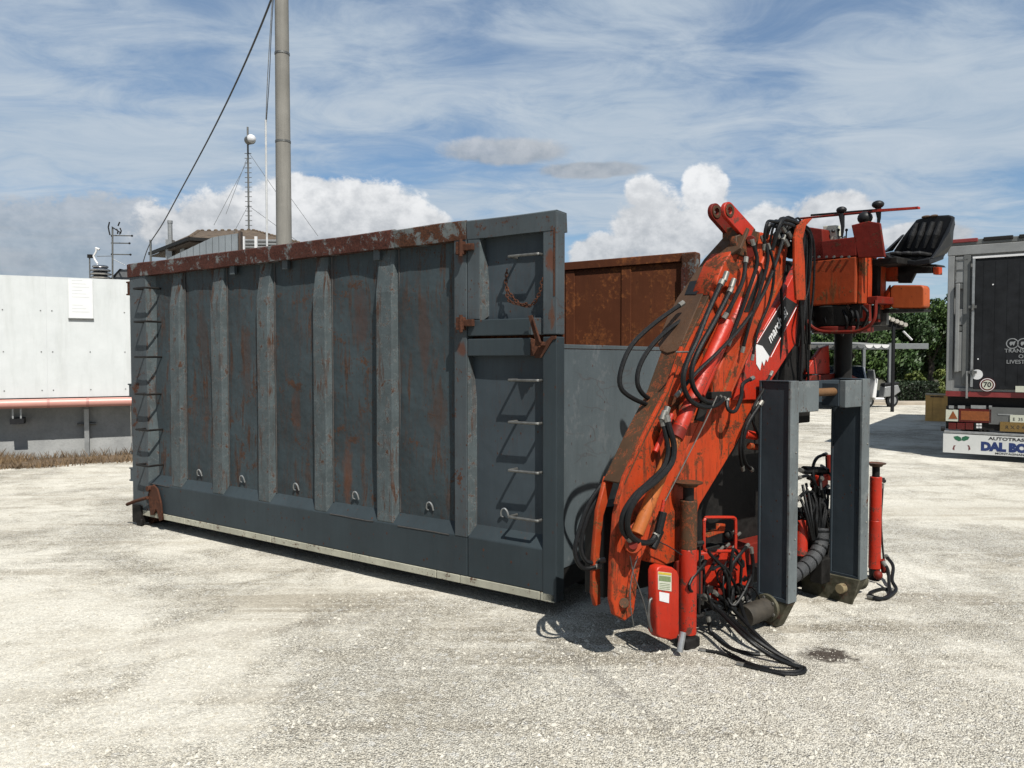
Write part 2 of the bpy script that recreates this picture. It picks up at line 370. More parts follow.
# ------------------------------------------------------------ ground
def gravel_mat():
    m = Mt('pale_gravel')
    st = m.vor(105); cell = m.vor(105, out=1); cell2 = m.vor(36, out=1)
    patch = m.noise(.42, 7, .66, dist=.8); fine = m.noise(24, 6, .75); mid = m.noise(2.6, 7, .68, dist=.6); big = m.noise(.16, 4, .6)
    def tracks(ang, sc, thr, seed):
        v = m.vec((.16, sc, 1), rot=(0, 0, R(ang)), loc=(seed, seed, 0)); n = m.noise(1.0, 5, .55, v, dist=.6)
        return m.math('MULTIPLY', m.rng(n, thr, thr + .10), m.rng(m.noise(.5, 3, .6, m.vec(loc=(seed, 0, 0))), .42, .62))
    sq = m.N.new('ShaderNodeSeparateXYZ'); m.L.new(m.tc.outputs['Object'], sq.inputs[0]); lp = ground(800, 745)
    ex = m.math('DIVIDE', m.math('SUBTRACT', sq.outputs[0], lp.x), 2.6); ey = m.math('DIVIDE', m.math('SUBTRACT', sq.outputs[1], lp.y), 1.7)
    near = m.rng(m.math('ADD', m.math('MULTIPLY', ex, ex), m.math('MULTIPLY', ey, ey)), 1.3, .2, 0, .16)
    loose = m.rng(m.math('ADD', near, m.math('ADD', patch, m.math('MULTIPLY', mid, .35))), .60, .78)
    b = m.mix(m.rng(big, .4, .6), (.385, .368, .322), (.420, .406, .364))
    b = m.mix(m.rng(mid, .46, .70, 0, .50), b, (.262, .236, .185))
    b = m.mix(m.math('MULTIPLY', tracks(-14, 1.6, .53, 3), .5), b, (.205, .180, .138))
    b = m.mix(m.math('MULTIPLY', tracks(-38, 3.4, .52, 11), .75), b, (.215, .192, .152))
    b = m.mix(m.math('MULTIPLY', tracks(24, 3.0, .53, 17), .55), b, (.43, .415, .37))
    sepc = m.N.new('ShaderNodeSeparateColor'); m.L.new(cell, sepc.inputs[0])
    sepd = m.N.new('ShaderNodeSeparateColor'); m.L.new(cell2, sepd.inputs[0])
    g = m.mix(m.rng(sepc.outputs[0], 0, 1), (.58, .56, .53), (1.42, 1.42, 1.41))
    b = m.mix(m.math('ADD', .42, m.math('MULTIPLY', loose, .5)), b, m.mix(1.0, b, g, 'MULTIPLY'))
    b = m.mix(m.math('MULTIPLY', m.rng(sepd.outputs[1], .84, .98, 0, .75), loose), b, (.46, .45, .42))
    b = m.mix(m.rng(fine, .62, .74, 0, .45), b, (.14, .125, .10))
    b = m.mix(m.math('MULTIPLY', m.rng(st, .42, .8, 0, .6), loose), b, (.10, .09, .075))
    # oil stain and scuffed wheel marks
    sp = m.N.new('ShaderNodeSeparateXYZ'); m.L.new(m.tc.outputs['Object'], sp.inputs[0])
    def ell(cx, cy, rx, ry, ang):
        ca, sa = math.cos(ang), math.sin(ang)
        dx = m.math('SUBTRACT', sp.outputs[0], cx); dy = m.math('SUBTRACT', sp.outputs[1], cy)
        ex = m.math('DIVIDE', m.math('ADD', m.math('MULTIPLY', dx, ca), m.math('MULTIPLY', dy, sa)), rx)
        ey = m.math('DIVIDE', m.math('SUBTRACT', m.math('MULTIPLY', dy, ca), m.math('MULTIPLY', dx, sa)), ry)
        return m.math('SUBTRACT', 1.0, m.math('ADD', m.math('MULTIPLY', ex, ex), m.math('MULTIPLY', ey, ey)))
    p = ground(828, 655)
    s1 = m.math('ADD', ell(p.x, p.y, .17, .13, 0), m.math('MULTIPLY', m.math('SUBTRACT', m.noise(16, 5, .7), .5), 3.4))
    b = m.mix(m.rng(s1, -.2, .7, 0, .92), b, (.022, .014, .010))
    p = ground(265, 630); q = ground(560, 615)
    s2 = m.math('ADD', ell(p.x, p.y, 1.5, .14, R(20)), m.math('MULTIPLY', m.math('SUBTRACT', m.noise(5, 6, .8), .5), 3.0))
    b = m.mix(m.rng(s2, .2, 1.0, 0, .30), b, (.17, .145, .115))
    a1, a2 = ground(520, 620), ground(720, 770); c_ = (a1 + a2) / 2; dd = a2 - a1
    s3 = m.math('ADD', ell(c_.x, c_.y, dd.length * .5, .05, math.atan2(dd.y, dd.x)), m.math('MULTIPLY', m.math('SUBTRACT', m.noise(5, 6, .8), .5), 2.6))
    b = m.mix(m.rng(s3, 0, .9, 0, .45), b, (.15, .14, .125))
    h = m.math('ADD', m.math('MULTIPLY', m.math('SUBTRACT', .6, st), m.math('MULTIPLY', loose, .9)), m.math('MULTIPLY', fine, .7))
    n = m.bump(h, .9, .016); n = m.bump(m.math('MULTIPLY', m.noise(2.0, 6, .7), 1.0), .6, .06, n)
    return m.done(b, .93, 0, n, .2)
M_grav = gravel_mat()
def lot_h(x, y):
    return (mnoise.noise(Vector((x * .35, y * .35, 0))) * .018 + mnoise.noise(Vector((x * 1.6, y * 1.6, 3))) * .007) * min(1, max(0, (30 - y) / 10))
mb = MB(); nx, ny = 150, 130
xs = [-14 + 28 * i / nx for i in range(nx + 1)]; ys = [-2 + 17 * j / ny for j in range(ny + 1)]
vs = [(x, y, lot_h(x, y)) for y in ys for x in xs]
fs = [(j * (nx + 1) + i, j * (nx + 1) + i + 1, (j + 1) * (nx + 1) + i + 1, (j + 1) * (nx + 1) + i) for j in range(ny) for i in range(nx)]
mb.add(vs, fs)
# outer skirt of the same sheet to the horizon
k = len(mb.v); B = 1500
def edge_ring():
    r = [j for j in range(nx + 1)] + [j * (nx + 1) + nx for j in range(1, ny + 1)] + [ny * (nx + 1) + i for i in range(nx - 1, -1, -1)] + [j * (nx + 1) for j in range(ny - 1, 0, -1)]
    return r
er = edge_ring(); outer = []
for i in er:
    x, y, z = mb.v[i]; c = Vector((x, y - 6.5)); m_ = max(abs(x) / 14, abs(y - 6.5) / 8.5); outer.append((x / m_ * 110, 6.5 + (y - 6.5) / m_ * 180, 0))
mb.v += outer; n = len(er)
for i in range(n): mb.f.append((er[i], k + i, k + (i + 1) % n, er[(i + 1) % n]))
tag(mb.build('gravel_yard', M_grav, smooth=True), kind='structure')

def stones():
    mat = Mt('loose_stone'); w = mat.N.new('ShaderNodeTexWhiteNoise'); 
    q = mat.N.new('ShaderNodeAttribute'); q.attribute_name = 'tone'
    c = mat.mix(q.outputs['Fac'], (.20, .18, .145), (.50, .485, .44)); c = mat.mix(mat.noise(90, 3), c, (.33, .31, .26))
    M_ = mat.done(c, .9, 0, None, .2)
    V = []; Fc = []; T = []
    oc = [(1, 0, 0), (0, 1, 0), (-1, 0, 0), (0, -1, 0), (0, 0, 1)]
    of = [(0, 1, 4), (1, 2, 4), (2, 3, 4), (3, 0, 4)]
    rnd = random.Random(3)
    for i in range(60000):
        px = rnd.uniform(-60, 1084); t = rnd.random(); py = 392 + (800 - 392) * (t ** .62)
        if py < 440: continue
        g = ground(px, py)
        if g.y > 13: continue
        dens = mnoise.noise(Vector((g.x * .8, g.y * .8, 9)))
        if dens < rnd.uniform(-.7, .25) - (.3 if g.x > .2 and g.y < 4 else 0): continue
        r = rnd.uniform(.0028, .0078) * (1 if rnd.random() < .93 else rnd.uniform(1.4, 2.6))
        a = rnd.uniform(0, 6.28); z = lot_h(g.x, g.y); sx, sy, sz = rnd.uniform(.7, 1.4), rnd.uniform(.6, 1.1), rnd.uniform(.45, .95)
        b = len(V); tone = rnd.random() ** .8
        for (x, y, h) in oc:
            jx = rnd.uniform(.75, 1.2); x *= sx * jx; y *= sy * jx
            V.append((g.x + r * (x * math.cos(a) - y * math.sin(a)), g.y + r * (x * math.sin(a) + y * math.cos(a)), z + (h * sz * r * jx if h else -.001))); T.append(tone)
        Fc += [tuple(j + b for j in f) for f in of]
    me = bpy.data.meshes.new('loose_gravel'); me.from_pydata(V, [], Fc)
    at_ = me.attributes.new('tone', 'FLOAT', 'POINT'); at_.data.foreach_set('value', T)
    me.materials.append(M_); o = bpy.data.objects.new('loose_gravel', me); COL.objects.link(o)
    tag(o, 'loose pale limestone chippings scattered over the yard', 'gravel', kind='stuff')
stones()

# ------------------------------------------------------------ roll-off container
CF = Frame((0.285, 4.98), R(-34.9)); E0 = .12; CL, CW, CH = 5.13, 2.5, 2.56
box_ = thing('roll_off_container', 'long grey open-top steel container with rusty top rail and vertical ribs', 'container', (0.285, 4.98, 0), R(-34.9))
def Zc(h): return h + E0
D = .062                                                             # depth of the recessed bays
# flange left, flange right, foot right (local x)
ribs = [(-4.419, -4.262, -4.245), (-3.747, -3.592, -3.575), (-3.071, -2.922, -2.90), (-2.341, -2.197, -2.175), (-1.621, -1.458, -1.435)]
def rib(L_, M_, R_):
    mb = MB(); zt, zm, zb = Zc(2.425), Zc(2.10), Zc(.345); rings = []
    for z, p, dl in [(zb + (zm - zb) * i / 9, D, 0) for i in range(10)] + [(zt, .016, .0)]:
        w = mnoise.noise(Vector((L_ * 3, z * 1.3, 4))) * .010; f = D - p + .004 * mnoise.noise(Vector((L_ * 2, z * 2.1, 8)))
        rings.append([Vector((L_ - .015 * p / D, D + .01, z)), Vector((L_ + w, f + .002, z)), Vector((M_ + w, f + .002, z)), Vector((M_ + (R_ - M_) * p / D, D + .01, z))])
    rings.insert(0, [Vector((L_ - .03, D + .01, Zc(.30))), Vector((L_ + .01, .03, Zc(.315))), Vector((M_ - .01, .03, Zc(.315))), Vector((R_, D + .01, Zc(.30)))])
    mb.loft(rings); return mb.build('rib', M_rib, box_, bevel=.006, smooth=False)
for q in ribs: rib(*q)
# recessed sheets between them
def sheet(x0, x1, z0, z1, mat, amp=.008, seed=0, name='side_panel'):
    mb = MB(); nx_, nz_ = 10, 18; vs = []
    for j in range(nz_ + 1):
        for i in range(nx_ + 1):
            x = x0 + (x1 - x0) * i / nx_; z = z0 + (z1 - z0) * j / nz_
            e = min(i, nx_ - i, 3) / 3 * min(j, nz_ - j, 3) / 3
            vs.append((x, D + e * (amp * mnoise.noise(Vector((x * 1.5, z * 1.1, seed))) * 2 + .004), z))
    mb.add(vs, [(j * (nx_ + 1) + i, j * (nx_ + 1) + i + 1, (j + 1) * (nx_ + 1) + i + 1, (j + 1) * (nx_ + 1) + i) for j in range(nz_) for i in range(nx_)])
    return mb.build(name, mat, box_, smooth=True)
edges = [-4.98] + [(q[0] + q[1]) / 2 for q in ribs] + [-.79]
for i in range(6): sheet(edges[i], edges[i + 1], Zc(.38), Zc(2.48), M_panel, .020, i * 3.1)
# solid backing = inside skin of the near side
MB().box(-CL, D + .045, Zc(.10), -.01, D + .060, Zc(2.44)).build('inner_skin', M_inner, box_)
# bottom beam with sloping shelf
def beam(x0, x1, mat):
    mb = MB(); pr = [(.0, .0), (.0, .335), (D + .008, .43), (D + .008, .0)]
    mb.loft([[Vector((x, a, Zc(b + .052))) if b < .01 else Vector((x, a, Zc(b))) for a, b in pr] for x in (x0, x1)])
    return mb.build('bottom_beam', mat, box_, bevel=.006, smooth=False)
beam(-CL + .01, -.735, M_beam)
M_weld = plain('weld_bead', (.05, .045, .042), .7, var=.4, sc=30)
for q in ribs:
    for xx in (q[0] - .012, q[2] + .006):
        MB().tube([(xx, D - .002, Zc(.42) + i * .2) for i in range(11)], [.006 + .002 * random.random() for i in range(11)], 6).build('weld_bead', M_weld, box_)
for x0, x1 in ((-4.8, -4.46), (-2.15, -1.66), (-1.4, -.9)):
    MB().tube([(x0 + (x1 - x0) * i / 6, .0, Zc(.332) + .003 * random.uniform(-1, 1)) for i in range(7)], .005, 6).build('weld_bead', M_weld, box_)
o = beam(-.728, -.001, M_beam)
# cream base runner under the beam, in lengths
xs_ = [-5.0, -4.2, -3.75, -2.9, -1.9, -1.02, -.80, -.12, -.004]
for a, b in zip(xs_, xs_[1:]): MB().box(a + .004, -.004, Zc(-.005), b - .004, .10, Zc(.050)).build('base_runner', M_strip, box_, bevel=.003)
# rear corner post, ladder on it
MB().box(-CL, -.002, Zc(.04), -4.83, .10, Zc(2.43)).build('corner_post', M_post, box_, bevel=.008)
mb = MB(); mb.prism([(-4.83, 0, Zc(.34)), (-4.83, 0, Zc(2.42)), (-4.74, D, Zc(2.42)), (-4.74, D, Zc(.42))], (-.01, .01, 0)); mb.build('post_flank', M_rib, box_)
def rung(x0, x1, z, out, mat, r=.011):
    mb = MB(); mb.tube(catmull([(x0, D - .005, z), (x0, -out * .8, z), (x0 + .02, -out, z), (x1 - .02, -out, z), (x1, -out * .8, z), (x1, D - .005, z)], 3), r, 7)
    return mb.build('ladder_rung', mat, box_)
for z in (2.29, 1.96, 1.61, 1.24, .885, .53): rung(-4.87, -4.66, Zc(z) - .0, .10, M_grim)
# top rail: rusted length, scratched grey length with dents
def rail(x0, x1, mat, seed, zt=2.56, dy=0.0):
    mb = MB(); rings = []; n = max(4, int((x1 - x0) / .08))
    for i in range(n + 1):
        x = x0 + (x1 - x0) * i / n; w = mnoise.noise(Vector((x * 1.7, seed, 0))) * .012; u = mnoise.noise(Vector((x * 3.1, seed, 5))) * .010
        t = Zc(zt) + w; b = Zc(2.425) + u * .7
        rings.append([Vector((x, -.012 + u + dy, b)), Vector((x, -.018 + w * .6 + dy, t - .01)), Vector((x, .0 + dy, t)), Vector((x, .13, t - .004)), Vector((x, .14, b))])
    mb.loft(rings); return mb.build('top_rail', mat, box_, smooth=True)
rail(-CL - .015, -1.42, M_rail, 1.0); rail(-1.415, -.735, M_railg, 2.0); rail(-.728, -.0, M_post, 3.0, 2.555, .006)
for x in (-3.47, -1.66, -2.74): MB().box(x, .015, Zc(2.35), x + .07, .05, Zc(2.43)).build('rope_lug', M_post, box_, bevel=.004)
# front part of the side: fixed stile, hinged upper flap and lower door
MB().box(-.845, -.004, Zc(.33), -.732, D + .01, Zc(2.43)).build('hinge_stile', M_post, box_, bevel=.006)
def frame_box(name, x0, x1, z0, z1, mat, y=0.0): return MB().box(x0, y - .003, Zc(z0), x1, D + .01, Zc(z1)).build(name, mat, box_, bevel=.006)
frame_box('flap_stile', -.727, -.618, 1.866, 2.43, M_post)
for x, z0, z1, tz in ((-.618, 1.865, 2.43, 2.12), (-.727, .36, 1.612, 1.30)):
    MB().prism([(x, -.002, Zc(z0 - .02)), (x, -.002, Zc(z1)), (x, D + .004, Zc(z1)), (x + .036, D + .004, Zc(tz)), (x + .036, D + .004, Zc(z0 + .03))], (-.006, .006, 0)).build('stile_flank', M_rib, box_)
frame_box('flap_rail', -.726, -.20, 1.752, 1.865, M_beam, .002)
frame_box('door_rail', -.727, -.20, 1.613, 1.733, M_beam, .002)
mb = MB(); mb.prism([(-.20, 0, Zc(1.865)), (-.20, 0, Zc(1.752)), (-.02, .035, Zc(1.752)), (-.02, .035, Zc(1.795)), (-.10, .02, Zc(1.865))], (0, .04, 0)); mb.build('flap_gusset', M_post, box_, bevel=.004)
mb = MB(); mb.prism([(-.20, 0, Zc(1.613)), (-.20, 0, Zc(1.733)), (-.10, .02, Zc(1.69)), (-.10, .02, Zc(1.613))], (0, .05, 0)); mb.build('door_gusset', M_rust, box_, bevel=.004)
mb = MB(); mb.prism([(-.16, -.006, Zc(1.60)), (-.13, -.006, Zc(1.66)), (-.03, -.006, Zc(1.742)), (.008, -.006, Zc(1.742)), (.008, -.006, Zc(1.725)), (-.02, -.006, Zc(1.715)), (-.105, -.006, Zc(1.60))], (0, -.006, 0)); mb.build('latch_plate', M_rust, box_, bevel=.002)
sheet(-.70, -.09, Zc(1.84), Zc(2.44), M_door, .006, 33, 'flap_panel'); sheet(-.73, -.09, Zc(.40), Zc(1.63), M_door, .006, 37, 'door_panel')
MB().box(-.10, -.004, Zc(1.752), .008, .095, Zc(2.545)).build('front_post', M_post, box_, bevel=.006)
MB().box(-.10, -.004, Zc(.0), .008, .095, Zc(1.738)).build('front_post', M_beam, box_, bevel=.006)
MB().box(-.018, -.007, Zc(2.0), -.006, -.001, Zc(2.53)).build('rust_seam', M_rust, box_)
for z in (2.275, 1.452, 1.17, .845, .53): rung(-.345, -.115, Zc(z), .04, M_dsteel, .010)
# hinges and knuckles of the flap
for z in (2.38, 1.855):
    h = MB().box(-.80, -.035, Zc(z - .035), -.66, -.004, Zc(z + .012)).box(-.795, -.05, Zc(z - .06), -.735, -.004, Zc(z + .03)).build('flap_hinge', M_rust, box_, bevel=.004)
    MB().cyl((-.75, -.045, Zc(z - .075)), (-.75, -.045, Zc(z + .045)), .013).build('hinge_pin', M_rust, h)
mb = MB(); mb.prism([(-.185, -.05, Zc(1.875)), (-.155, -.05, Zc(1.88)), (-.075, -.06, Zc(1.69)), (-.11, -.06, Zc(1.675))], (0, .012, 0)).prism([(-.15, -.05, Zc(1.86)), (-.14, -.075, Zc(1.86)), (-.075, -.085, Zc(1.70)), (-.085, -.06, Zc(1.69))], (.008, .0, 0)).box(-.125, -.06, Zc(1.68), -.07, .0, Zc(1.705))
mb.build('flap_latch', M_rust, box_, bevel=.002)
# chain hanging from the top rung
chain_links([(-.41, .03, Zc(2.20)), (-.40, .01, Zc(2.08)), (-.30, 0, Zc(1.97)), (-.20, .0, Zc(1.945)), (-.13, .0, Zc(2.02)), (-.105, .0, Zc(2.12))], .010, .0036).build('chain', M_rust, box_)
chain_links([(-.40, .01, Zc(2.10)), (-.37, -.01, Zc(1.99)), (-.27, -.01, Zc(1.955)), (-.22, -.01, Zc(1.96))], .009, .0034).build('chain', M_rust, box_)
# rope hooks low in each bay
for x in (-4.02, -3.36, -2.62, -1.90, -1.12, -.44):
    z = .53 if x > -.5 else .50
    MB().tube(catmull([(x - .02, D, Zc(z - .03)), (x - .03, .045, Zc(z - .02)), (x - .02, .035, Zc(z + .02)), (x + .005, .035, Zc(z + .035)), (x + .025, .04, Zc(z + .015)), (x + .03, .05, Zc(z - .025))], 4), .006, 6).build('tarp_hook', M_galv, box_)
# far side, rear door, floor and low front wall
MB().box(-CL, CW - .085, Zc(.1), -.12, CW - .07, Zc(2.474)).build('far_panel', M_inner, box_)
for i in range(8):
    x = -.75 - i * .62
    MB().box(x, CW - .095, Zc(.1), x + .10, CW - .086, Zc(2.47)).build('far_panel_seam', M_inner, box_, bevel=.003)
MB().box(-CL, CW - .11, Zc(2.475), -.005, CW, Zc(2.555)).build('far_top_rail', M_inner, box_, bevel=.006)
MB().box(-.13, CW - .13, Zc(.0), 0, CW, Zc(2.545)).build('far_front_post', M_railg, box_, bevel=.006)
MB().box(-.13, CW - .135, Zc(1.9), -.07, CW - .128, Zc(2.42)).build('patched_plate', M_rail, box_)
MB().box(-CL, CW - .07, Zc(0), 0, CW, Zc(.33)).build('far_bottom_beam', M_beam, box_, bevel=.006)
MB().box(-CL, CW - .05, Zc(.33), -.13, CW - .02, Zc(2.474)).build('far_outer_skin', M_panel, box_)
MB().box(-CL + .06, D + .03, Zc(.09), -.03, CW - .085, Zc(.11)).build('floor_plate', M_rust, box_)
MB().box(-CL, .10, Zc(.02), -CL + .06, CW - .10, Zc(2.50)).build('rear_door', M_beam, box_, bevel=.006)
M_fwall = steel_paint('front_wall_paint', (.105, .130, .142), rust=.05, sc=1.6, streak=.12, chips=.2, light=(.15, .168, .178), rough=.5, scratch=.3, dent=.5)
MB().box(-.035, .095, Zc(.20), -.004, CW - .131, Zc(1.66)).build('front_wall', M_fwall, box_, bevel=.004)
MB().box(-.045, .096, Zc(1.662), .000, CW - .132, Zc(1.69)).build('front_wall_cap', M_fwall, box_, bevel=.003)
MB().box(-.2, .096, Zc(.06), -.01, CW - .132, Zc(.198)).build('front_sill', M_grim, box_)
# long skids and cross members under the floor, rear rollers
for y in (.72, 1.66): MB().box(-4.9, y, .03, -.15, y + .12, Zc(.08)).build('skid', M_grim, box_)
for i in range(8): MB().box(-4.9 + i * .63, .1, Zc(.0), -4.82 + i * .63, CW - .08, Zc(.085)).build('cross_member', M_grim, box_)
for y in (.1, CW - .35):
    r_ = MB().cyl((-4.98, y, .09), (-4.98, y + .25, .09), .085, n=24).build('rear_roller', M_rust, box_)
# rear hinges standing proud of the end
for z in (2.31, 1.26, .39):
    h = MB().box(-CL - .045, .0, Zc(z - .05), -CL - .001, .06, Zc(z + .06)).box(-CL - .06, -.005, Zc(z + .06), -CL - .0, .065, Zc(z + .075)).box(-CL - .06, -.005, Zc(z - .065), -CL, .065, Zc(z - .05)).build('door_hinge', M_post if z < 2 else M_rust, box_, bevel=.003)
# rusty cam plate and lever of the rear lock
mb = MB(); c = CF.on(158, 505, -.02)
pl = [(-4.80, .25), (-4.765, .33), (-4.70, .365), (-4.63, .33), (-4.57, .20), (-4.54, .03), (-4.60, .01), (-4.655, .13), (-4.70, .06), (-4.76, .05), (-4.775, .14)]
lk = plate('lock_plate', M_rust, box_, [(a, Zc(b - .03)) for a, b in pl], .018, -.03)
MB().cyl((-4.765, -.055, Zc(.29)), (-4.765, -.01, Zc(.29)), .028).build('pivot', M_rust, lk)
MB().tube([(-5.10, -.08, Zc(.10)), (-4.97, -.07, Zc(.145)), (-4.77, -.05, Zc(.20))], .017, 8).build('lock_lever', M_rust, box_)
MB().box(-5.10, -.03, .03, -4.94, .06, Zc(.10)).box(-5.02, -.03, .005, -4.93, .0, .08).cyl((-5.03, -.02, .10), (-5.03, .08, .10), .05).build('rear_foot', M_grim, box_, bevel=.008)


# ------------------------------------------------------------ loader crane on its hook frame
KF = Frame((1.0535, 4.687), R(37))
kr = thing('loader_crane', 'orange and red folded loader crane with operator seat, standing on a grey hook frame', 'crane', (1.0535, 4.687, 0), R(37))
def k(px, py, b=0.0): return KF.on(px, py, -b)
def kx(px, py, a): return KF.onx(px, py, a)
def kg(px, py, h=.013):
    g = ground(px, py, h) - KF.o; return Vector((g.dot(KF.u), g.dot(KF.v), h))
def kp(pts, b): return [(q.x, q.z) for q in (k(x, y, b) for x, y in pts)]
def kplate(name, mat, pts, b, t, holes=(), bev=.004, parent=None, label=None):
    hs = [(k(x, y, b).x, k(x, y, b).z, r) for x, y, r in holes]
    return plate(name, mat, parent or kr, kp(pts, b), t, -b, hs, bev, label)
def hose(pts, r=.013, mat=None, name='hose', n=8, sub=5, ferr=True):
    c = catmull([k(*p) if not isinstance(p, Vector) else p for p in pts], sub)
    o = MB().tube(c, r, n).build(name, mat or M_hose, kr, smooth=True)
    if ferr:
        for a, b in ((c[0], c[1]), (c[-1], c[-2])):
            d = (b - a).normalized(); MB().tube([a - d * .004, a + d * .035], r * 1.25, 8).build('hose_ferrule', M_zinc, o)
    return o
def kcyl(p, q, r, mat, name, n=18, parent=None, r2=None): return MB().cyl(p, q, r, r2, n).build(name, mat, parent or kr, bevel=.003)

# --- hook frame: two channel posts, head plates and hook bar
HB = .335; z_top = k(795, 381, HB).z
aL0, aL1 = k(791, 381, HB).x, k(799.5, 381, HB).x; aR0, aR1 = k(863, 381, HB).x, k(870.5, 381, HB).x
for a0, a1, zb in ((aL0, aL1, k(787, 604.5, HB).z), (aR0, aR1, k(862, 580, HB).z)):
    p_ = MB().box(a0 + .010, -HB + .018, zb, a1 - .008, -HB + .215, z_top - .008).build('frame_post', M_frame, kr, bevel=.003)
    MB().box(a0, -HB, zb - .002, a1, -HB + .0175, z_top).build('front_flange', M_fsun, p_, bevel=.003)
    MB().box(a0, -HB + .2155, zb - .002, a1, -HB + .232, z_top).build('rear_flange', M_frame, p_, bevel=.003)
    MB().box(a0 + .001, -HB + .018, z_top - .0075, a1 - .001, -HB + .215, z_top + .001).build('top_cap', M_frame, p_, bevel=.002)
    MB().box(a0 + .001, -HB + .018, zb - .001, a0 + .0095, -HB + .215, zb + .02).build('bottom_weld', M_frame, p_)
    for i in range(2): MB().ball((a1 - .03, -HB - .001, zb + .4 + i * .55), .006, 5).build('rivet', M_zinc, p_)
hb_z0 = k(810, 412, HB).z; a_m0 = k(820, 390, HB).x; a_m1 = k(846.5, 390, HB).x
MB().box(aL1 + .001, -HB + .006, hb_z0, a_m0, -HB + .05, z_top - .006).build('head_plate', M_fsun, kr, bevel=.004)
MB().box(a_m1, -HB + .006, hb_z0 + .01, aR0 - .001, -HB + .05, z_top - .008).build('head_plate', M_fsun, kr, bevel=.004)
MB().box(aL1 + .001, -HB + .17, hb_z0, aR0 - .001, -HB + .20, z_top - .01).build('head_back_plate', M_frame, kr, bevel=.003)
kcyl((a_m0 - .01, -HB + .085, z_top - .085), (a_m1 + .01, -HB + .085, z_top - .085), .027, steel_paint('worn_bar_steel', (.17, .09, .04), rust=.4, sc=8, rough=.6), 'hook_bar', 20)
MB().box(a_m0 - .0, -HB + .05, hb_z0 + .02, a_m0 + .012, -HB + .17, z_top - .03).build('bar_cheek', M_frame, kr); MB().box(a_m1 - .012, -HB + .05, hb_z0 + .02, a_m1, -HB + .17, z_top - .03).build('bar_cheek', M_frame, kr)
# feet of the posts with bolted rollers
def foot(a0, a1, ztop, mirror=1):
    mb = MB(); y0 = -HB + .0
    mb.prism([(a0 + .004, y0 + .004, ztop - .003), (a0 + .004, y0 + .24, ztop - .003), (a0 + .004, y0 + .24, .02), (a0 + .004, y0 + .13, .004), (a0 + .004, y0 + .085, .004)], (a1 - a0 - .008, 0, 0))
    mb.build('post_foot', M_oliv, kr, bevel=.004)
foot(aL0, aL1, k(787, 604.5, HB).z)
foot(aR0, aR1, k(862, 580, HB).z)
fc = Vector((aL0 - .02, -HB + .15, .115))
fl = kcyl(fc, fc + Vector((.025, 0, 0)), .088, M_oliv, 'roller_flange', 24)
for i in range(6):
    q = fc + Vector((-.004, .07 * math.cos(i * 1.047 + .4), .07 * math.sin(i * 1.047 + .4)))
    MB().cyl(q, q + Vector((-.012, 0, 0)), .010, n=8).build('bolt', M_zinc, fl)
kcyl(fc + Vector((-.22, 0, -.01)), fc, .066, plain('worn_roller_steel', (.042, .034, .024), .7, .1, .5, 14, .4), 'ground_roller', 24)
fr = Vector((aR1 + .01, -HB + .17, .105)); kcyl(fr, fr + Vector((.2, 0, -.02)), .07, M_oliv, 'ground_roller', 24)
pc = Vector((aR0 - .02, -HB + .11, .10)); kcyl(pc, pc + Vector((-.05, 0, 0)), .034, steel_paint('tan_pin_steel', (.30, .24, .14), rust=.3, sc=9, rough=.8), 'foot_pin', 16)
mb = MB(); mb.prism([kx(x, y, aR0 - .004) for x, y in ((803, 560), (829, 573), (861, 580), (851, 611), (846, 613), (824, 607), (803, 602))], (-.02, 0, 0)); mb.build('foot_plate', M_oliv, kr, bevel=.004)
MB().box(aR0 - .14, -HB + .20, .12, aR0 - .03, -HB + .30, .30).build('foot_bracket', M_grim, kr, bevel=.01)

# --- base: cross beam, black box for the shade, jacks
zt0 = 1.40
MB().box(k(700, 400, -.24).x, .24, .34, k(800, 400, -.24).x, .50, zt0).build('shade_fill_box', M_grim, kr, bevel=.02)  # black box added to give the deep shade behind the booms
MB().box(.06, .10, .26, 2.15, .235, .44).build('outrigger_beam', M_dred, kr, bevel=.008)
MB().box(.25, .02, .20, 1.70, .098, .30).build('base_channel', M_grim, kr, bevel=.006)
MB().box(.45, .25, .10, .60, .6, .335).box(1.35, .25, .10, 1.5, .6, .335).build('base_runner', M_grim, kr, bevel=.006)
kplate('beam_plate', M_red, [(700, 553), (745, 551), (748, 582), (742, 596), (716, 604), (702, 600)], .06, .10, bev=.005)
mb = MB()
for a, b in (((712, 560), (722, 590)), ((728, 556), (726, 594))):
    p, q = k(*a, .062), k(*b, .062); mb.tube([p, q], .006, 5)
mb.build('weld_seam', M_dred, kr)
def jack(cx, cy, zt, r, mat_top, ztop_sleeve, lab):
    j = MB().cyl((cx, cy, .085), (cx, cy, ztop_sleeve), r, n=28).build('jack_sleeve', M_red, kr, bevel=.004)
    MB().cyl((cx, cy, ztop_sleeve), (cx, cy, zt - .10), r * .99, n=28).build('jack_collar', mat_top, j, bevel=.003)
    MB().cyl((cx, cy, zt - .10), (cx, cy, zt), r * .62, n=20).build('jack_tube', M_grim, j)
    MB().cyl((cx, cy, zt), (cx, cy, zt + .008), r * 1.55, r * 1.62, 28).cyl((cx, cy, zt - .02), (cx, cy, zt), r * .9, r * 1.3, 24).build('jack_cap', M_brown, j)
    MB().cyl((cx, cy, .035), (cx, cy, .0845), r * .85, r * .9, 20).cyl((cx, cy, .004), (cx, cy, .036), r * 1.15, r * .8, 20).build('jack_foot', M_grim, j)
    return j
jp = k(688.5, 500, .13)
j1 = jack(jp.x, jp.y, k(690, 483, .13).z, .052, M_brown, k(690, 548, .13).z, 'near')
fj = k(875.5, 500, .07); jack(fj.x, fj.y, k(875, 464, .07).z, .045, M_red, k(875, 520, .07).z, 'far')
